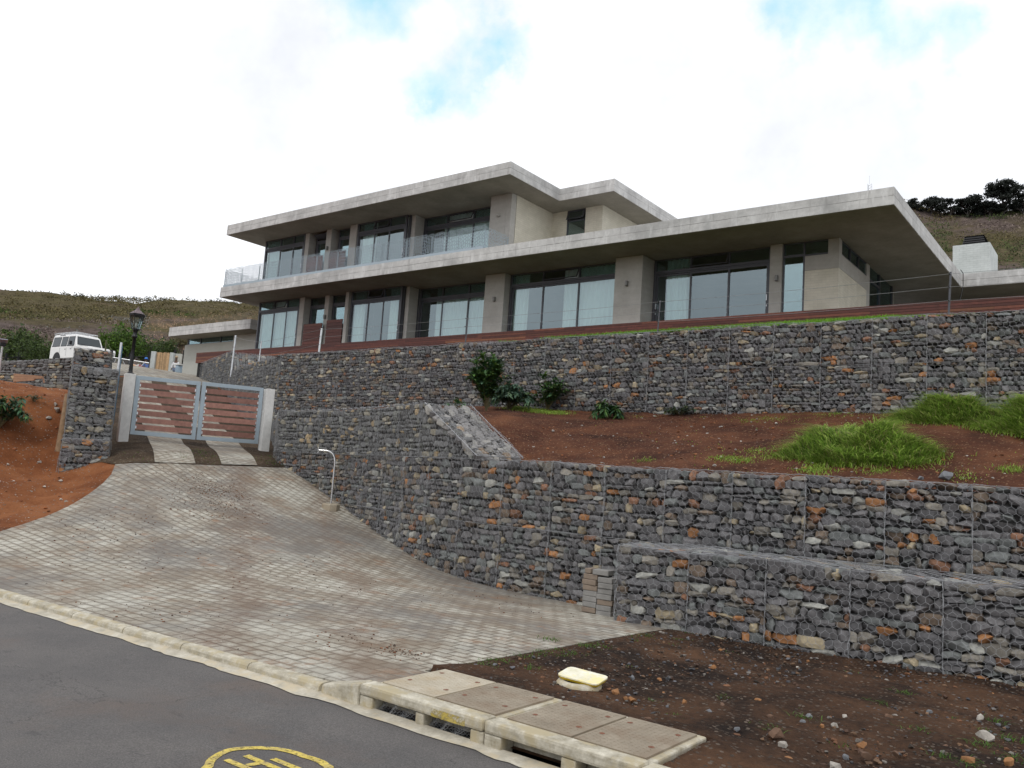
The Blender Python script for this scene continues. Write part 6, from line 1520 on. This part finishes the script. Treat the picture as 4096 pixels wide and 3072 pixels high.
def mound(c, rx, ry, h, n, lab, rot=0, Lb=.34):
    m = MB(); t = rng.uniform(0, 2*math.pi, n); q = np.sqrt(rng.random(n))
    ux, uy = q*np.cos(t), q*np.sin(t); wob = 1+.18*np.sin(t*3+c[0])+.10*np.sin(t*7)
    X = c[0]+(ux*rx*math.cos(rot)-uy*ry*math.sin(rot))*wob; Y = c[1]+(ux*rx*math.sin(rot)+uy*ry*math.cos(rot))*wob
    lump = .7+.55*np.array([mnoise.noise((a*2.2, b*2.2, 1)) for a, b in zip(X, Y)])*2
    Z = H2(X, Y)+h*np.clip(1-q**2, 0, 1)*np.clip(lump, .15, 1.6)
    Lb = Lb*rng.choice([.7, 1.0, 1.35], n, p=[.4, .45, .15])
    blades(m, X, Y, Z-.05, Lb*.85, 1.0, gr+[(.18, .28, .05), (.16, .25, .05), (.40, .38, .16)], .0075, 1.25, 3, t+rng.normal(0, .8, n)-.5)
    k = q > .6; X2 = X[k]+rng.normal(0, .16, k.sum()); Y2 = Y[k]+rng.normal(0, .14, k.sum()); blades(m, X2, Y2, H2(X2, Y2), .17, .8, gr+yel+[(.34, .30, .14)], .006, 1.1, 3)
    # dense dark base mat under the blades
    G_ = 22; V = []
    for i in range(G_+1):
        for j in range(36):
            a = 2*math.pi*j/36; r_ = i/G_*.93; w2 = 1+.18*math.sin(a*3+c[0])+.10*math.sin(a*7); xx = c[0]+(r_*math.cos(a)*rx*math.cos(rot)-r_*math.sin(a)*ry*math.sin(rot))*w2; yy = c[1]+(r_*math.cos(a)*rx*math.sin(rot)+r_*math.sin(a)*ry*math.cos(rot))*w2
            V.append((xx, yy, H2(xx, yy)+h*.82*(1-r_*r_)*min(1.4, max(.3, .7+1.1*mnoise.noise((xx*2.2, yy*2.2, 1))))-.03))
    m.add(V, [(i*36+j, i*36+(j+1) % 36, (i+1)*36+(j+1) % 36, (i+1)*36+j) for i in range(G_) for j in range(36)], (.14, .24, .045))
    tag(m.build('grass', M_grass), lab, 'grass', None, 'stuff')
mc = hit(1800, 1003, H2); mound(mc+np.array((.12, .85, 0)), 1.02, .95, .44, 9000, 'large mound of long drooping green grass on the terrace')
mc = hit(2020, 915, H2); mound(mc+np.array((.12, .40, 0)), .85, .50, .40, 5200, 'dense green grass mound against the long gabion wall, behind the large mound')
mc = hit(2185, 935, H2); mound(mc+np.array((.25, .5, 0)), .75, .70, .46, 5400, 'bright green grass mound at the right edge of the terrace')
def patch(px, py, r, n, L, cols, H=H2, mb=None, lean=.7):
    c = hit(px, py, H); t = rng.uniform(0, 2*math.pi, n); q = rng.normal(0, .5, n)*r; q2 = rng.normal(0, .5, n)*r; X = c[0]+q; Y = c[1]+q2; blades(mb, X, Y, H(X, Y)+.0, L, lean, cols, .005, 1.0, 2)
m = MB()
for a in [(1120, 885, .45, 700, .16), (1200, 893, .4, 500, .12), (1160, 890, .5, 500, .14), (1690, 990, .35, 500, .07), (1600, 995, .25, 300, .06), (1760, 1015, .3, 400, .08), (1390, 998, .2, 160, .07), (1560, 990, .22, 200, .06), (1900, 1020, .25, 200, .07), (2180, 1015, .2, 160, .08), (1370, 900, .25, 60, .05), (1640, 905, .5, 260, .05), (1720, 900, .6, 300, .06), (1800, 893, .6, 300, .07), (1640, 975, .3, 160, .06), (2080, 1030, .3, 120, .06)]:
    patch(a[0], a[1], a[2], a[3], a[4], gr+yel, H2, m)
xx = rng.uniform(-9.5, 2, 1700); yy = rng.uniform(11.8, 17.2, 1700); k = (yy > wall_y(xx)+.4) & (np.array([mnoise.noise((a*1.1, b*1.1, 9)) for a, b in zip(xx, yy)]) > .08+.1*(xx < -5)); blades(m, xx[k], yy[k], H2(xx[k], yy[k]), .05, .9, gr+yel, .007, 1.2, 2)
tag(m.build('terrace_weeds', M_grass), 'short green grass and seedlings scattered over the terrace soil', 'grass', None, 'stuff')
m = MB(); n = 26000; X = rng.uniform(-15.5, -2.2, n); Y = 17.5+6*rng.random(n)**1.3; k = np.array([mnoise.noise((a*.8, b*.8, 3)) for a, b in zip(X, Y)]) > -.35+.75*(np.abs(X+8.5) > 4.3); X, Y = X[k], Y[k]
blades(m, X, Y, lawnz_fast(X, Y) if False else 3.70+(Y-17.4)*np.interp(X, [-24, -15, -11, -6, -3, 4], [.10, .14, .200, .215, .195, .18]), .13, .5, [(.16, .33, .03), (.20, .40, .04), (.12, .26, .025)], .007, .6, 2)
tag(m.build('lawn_grass', M_grass), 'strip of bright green lawn between the long gabion wall and the timber deck', 'grass', None, 'stuff')

# verge weeds and gravel
grd = [(.09, .18, .03), (.12, .22, .04), (.07, .13, .025)]
m = MB()
for k in range(85):
    x, y = rng.uniform(-5.0, .8), rng.uniform(5.4, 11.0)
    if x > .05*y: continue
    if k < 45: x = -5.08+abs(rng.normal(0, .12)); y = rng.uniform(5.9, 9.6)
    n = rng.integers(6, 30); X = x+rng.normal(0, .05, n); Y = y+rng.normal(0, .05, n); blades(m, X, Y, H1(X, Y)-.005, rng.uniform(.02, .06), .9, grd, .003, 1.0, 3)
for (px, py) in [(1740, 1555), (1655, 1575), (1950, 1500), (1985, 1580), (2055, 1640), (2110, 1610), (2185, 1640), (1890, 1520), (2150, 1560), (2195, 1600), (2080, 1655), (1190, 1383), (1440, 1655)]:
    c = hit(px, py, H1); n = 36; X = c[0]+rng.normal(0, .07, n); Y = c[1]+rng.normal(0, .05, n); blades(m, X, Y, H1(X, Y)-.005, .08, 1.0, grd, .0035, 1.1, 3)
tag(m.build('verge_weeds', M_grass), 'small green grass tufts and seedlings scattered on the verge and along the paving edge', 'grass', None, 'stuff')
PROTO_G = [hull_proto(14, p=random.choice((1.8, 2.6))) for _ in range(12)]
def gravel(mb, X, Y, Hf, smin, smax, cols, sink=.3):
    for x, y in zip(X, Y):
        V, Fc = PROTO_G[rng.integers(len(PROTO_G))]; s = smin+(smax-smin)*rng.random()**3; a = rng.uniform(0, 6.28); sc = np.array((s*rng.uniform(.8, 1.5), s, s*rng.uniform(.4, .8))); W = V*sc
        c_, s_ = math.cos(a), math.sin(a); W = np.c_[W[:, 0]*c_-W[:, 1]*s_, W[:, 0]*s_+W[:, 1]*c_, W[:, 2]]
        mb.add(W+np.array((x, y, Hf(x, y)+sc[2]*(.5-sink))), Fc, np.array(cols[rng.integers(len(cols))])*rng.uniform(.6, 1.3))
gc = [(.11, .11, .12), (.07, .07, .075), (.15, .07, .035), (.16, .095, .055), (.19, .17, .15), (.06, .035, .022), (.08, .045, .03), (.04, .03, .022)]
m = MB(); n = 5200; X = rng.uniform(-5.05, 1.2, n); Y = rng.uniform(5.0, 11.0, n); k = (X < .08*Y) & ~((X < -2.35) & (Y < 5.7)); gravel(m, X[k], Y[k], H1, .010, .045, gc)
tag(m.build('verge_gravel', M_stone), 'loose grit and small stone chips strewn over the dark verge soil', 'gravel', None, 'stuff')
m = MB(); n = 1800; X = rng.uniform(-10, 1.5, n); Y = rng.uniform(11.9, 17.2, n); k = Y > wall_y(X)+.35; gravel(m, X[k], Y[k], H2, .015, .06, [(.20, .075, .03), (.13, .05, .025), (.26, .11, .05), (.35, .33, .30)])
tag(m.build('terrace_gravel', M_stone), 'reddish soil crumbs and pebbles on the terrace', 'gravel', None, 'stuff')
m = MB(); n = 1600; X = rng.uniform(-30, -12, n); Y = rng.uniform(5.2, 14, n); k = (~inside(X, Y, APRON)) & (Y < np.interp(X, [-30, -19.3, -12], [13.5, 9.0, 6.5])); gravel(m, X[k], Y[k], lambda a, b: float(bank(np.array([a]), np.array([b]))[0]), .02, .09, [(.30, .11, .04), (.22, .075, .03), (.25, .10, .04), (.40, .36, .31)])
tag(m.build('bank_clods', M_stone), 'crumbly orange clods and pale pebbles on the bank', 'gravel', None, 'stuff')
# crumbs of mud on the paving
m = MB(); X = rng.normal(0, 1, 3600); Y = rng.normal(0, 1, 3600)
pp = [hit(a, b, H1) for a, b in [(430, 1040), (350, 1110), (250, 1150), (470, 1090), (400, 1200), (750, 1380), (840, 1405), (880, 1412), (330, 1340), (1000, 1290), (470, 1060), (600, 1250)]]
idx = rng.choice(len(pp), size=3600, p=np.array([10, 5, 6, 10, 4, 1.2, 1, 1, 1.5, 1.5, 9, 3])/53.2); C_ = np.array([p[:2] for p in pp])[idx]; sp_ = np.array([.7, 1.0, 1.3, .5, 1.5, .3, .12, .12, .8, .9, .35, 1.4])[idx]
XX = C_[:, 0]+X*sp_; YY = C_[:, 1]+Y*sp_*.8; k = inside(XX, YY, APRON); gravel(m, XX[k], YY[k], lambda a, b: H1(a, b)+.002, .006, .026, [(.17, .07, .035), (.10, .06, .04), (.22, .10, .05), (.06, .045, .035)])
tag(m.build('mud_crumbs', M_stone), 'mud crumbs and leaf litter scattered over the driveway paving', 'dirt', None, 'stuff')

m = MB()
for (px, py, r_, n) in [(395, 985, .25, 60), (455, 990, .35, 160), (430, 975, .3, 60), (585, 1000, .3, 120), (600, 990, .25, 90), (290, 985, .3, 40)]:
    c = hit(px, py, H1); X = c[0]+rng.normal(0, r_, n); Y = c[1]+rng.normal(0, r_*.7, n); blades(m, X, Y, H1(X, Y)+.01, .05, 1.0, grd+[(.22, .16, .08)], .006, 1.1, 2)
tag(m.build('gate_weeds', M_grass), 'small weeds in the dark soil strips between the wheel tracks at the gate', 'grass', None, 'stuff')
# loose rocks, one by one
rk = 'loose rocks on the verge'
PROTO_R = [hull_proto(random.choice((14, 18, 24)), p=random.choice((1.8, 2.4, 3.2))) for _ in range(16)]
def rock(P, s, col, lab, flat=.7, H=None):
    V, Fc = PROTO_R[rng.integers(len(PROTO_R))]; a = rng.uniform(0, 6.28); W = V*np.array((s, s*rng.uniform(.5, .9), s*flat*rng.uniform(.7, 1.1))); t = rng.uniform(-.35, .35)
    W = W@np.array(((math.cos(t), 0, math.sin(t)), (0, 1, 0), (-math.sin(t), 0, math.cos(t)))); W = np.c_[W[:, 0]*math.cos(a)-W[:, 1]*math.sin(a), W[:, 0]*math.sin(a)+W[:, 1]*math.cos(a), W[:, 2]]
    m = MB(); m.add(W+np.array((P[0], P[1], P[2]-W[:, 2].min()*.7)), Fc, np.array(col)*rng.uniform(.85, 1.15)); tag(m.build('rock', M_stone), lab, 'rock', rk)
ora, gry, brn, whi = (.28, .135, .055), (.15, .155, .165), (.12, .07, .045), (.36, .33, .29)
for (px, py, s, c, lab) in [(1675, 1597, .14, brn, 'largest brown rock on the verge, right of the cover slabs'), (1330, 1501, .085, ora, 'angular orange rock just right of the drain cover slabs'), (1352, 1512, .05, ora, 'orange rock pair leftmost member beside the cover slabs'), (1366, 1518, .07, ora, 'flat orange rock in the cluster above the cover slabs'),
                           (1478, 1522, .07, ora, 'orange rock standing alone in the dark soil above the large brown rock'), (1366, 1468, .06, gry, 'pale grey rock to the right of the yellow-lidded box'), (2130, 1598, .15, whi, 'large pale grey rock lying on the soil near the right edge'), (2092, 1648, .11, ora, 'sandy orange rock at the bottom right corner'),
                           (2118, 1557, .10, whi, 'pale split stone near the right edge, above the large pale rock'), (1805, 1662, .08, whi, 'white stone at the bottom edge'), (1870, 1640, .09, brn, 'brown rock at the bottom middle of the verge'), (1935, 1635, .07, brn, 'small brown rock right of the bottom brown rock'),
                           (1860, 1618, .10, ora, 'flat orange rock near the bottom of the verge'), (1700, 1650, .09, ora, 'orange rock at the bottom, below the large brown rock'), (1660, 1650, .06, gry, 'grey stone at the bottom, left of the orange one'), (1440, 1530, .05, gry, 'bluish stone among the gravel right of the covers'),
                           (1560, 1530, .07, brn, 'brown stone near the middle of the verge'), (2180, 1655, .10, ora, 'orange-brown rock in the bottom right corner of the frame'), (1820, 1390, .07, gry, 'grey stone lying close to the front gabions'), (1745, 1430, .05, ora, 'small orange stone under the front gabion row'),
                           (1950, 1432, .07, ora, 'orange shard at the foot of the right front gabions'), (1425, 1470, .05, ora, 'orange pebble between the yellow-lidded box and the gabions'), (1790, 1035, .0, gry, '')]:
    if s: rock(hit(px, py, H1), s, c, lab)
for k in range(76):
    x, y = rng.uniform(-4.6, .6), rng.uniform(5.6, 10.6)
    if k % 2: x = rng.uniform(-3.2, .4); y = rng.uniform(5.0, 7.4)
    if x < -2.3 and y < 5.7: continue
    j = rng.integers(4); c = (ora, gry, brn, whi)[j]
    rock((x, y, H1(x, y)), rng.uniform(.03, .075), c, ('small orange stone lying on the verge soil', 'small grey stone lying on the verge soil', 'small brown stone lying on the verge soil', 'small pale stone lying on the verge soil')[j])
for (px, py, s) in [(2043, 1033, .19), (1988, 1036, .10)]:
    p = hit(px, py+2, H2); rock(p, s, gry, 'pale grey stone resting on the crest of the curved gabion wall' if s > .15 else 'smaller grey stone beside the pale one on the gabion crest')
for (px, py, s, lab) in [(125, 890, .22, 'large pale stone on the orange bank'), (262, 868 if False else 865, .0, ''), (120, 876, .12, 'pale stone above the larger one on the orange bank'), (147, 884, .13, 'white pebble on the orange bank'), (105, 905, .16, 'grey stone beside the left shrub on the orange bank'), (85, 1000, .09, 'small pale stone low on the orange bank')]:
    if s: p = hit(px, py, lambda a, b: bank(np.atleast_1d(a), np.atleast_1d(b)) if np.ndim(a) else float(bank(np.array([a]), np.array([b]))[0]), 8, 60); rock(p, s, whi, lab)

for o in bpy.data.objects:
    if 'base' in o.keys(): del o['base']

for o in bpy.data.objects:
    if 'label' in o.keys() and not 4 <= len(o['label'].replace('-', ' ').split()) <= 16: print('LABEL', len(o['label'].split()), o['label'])
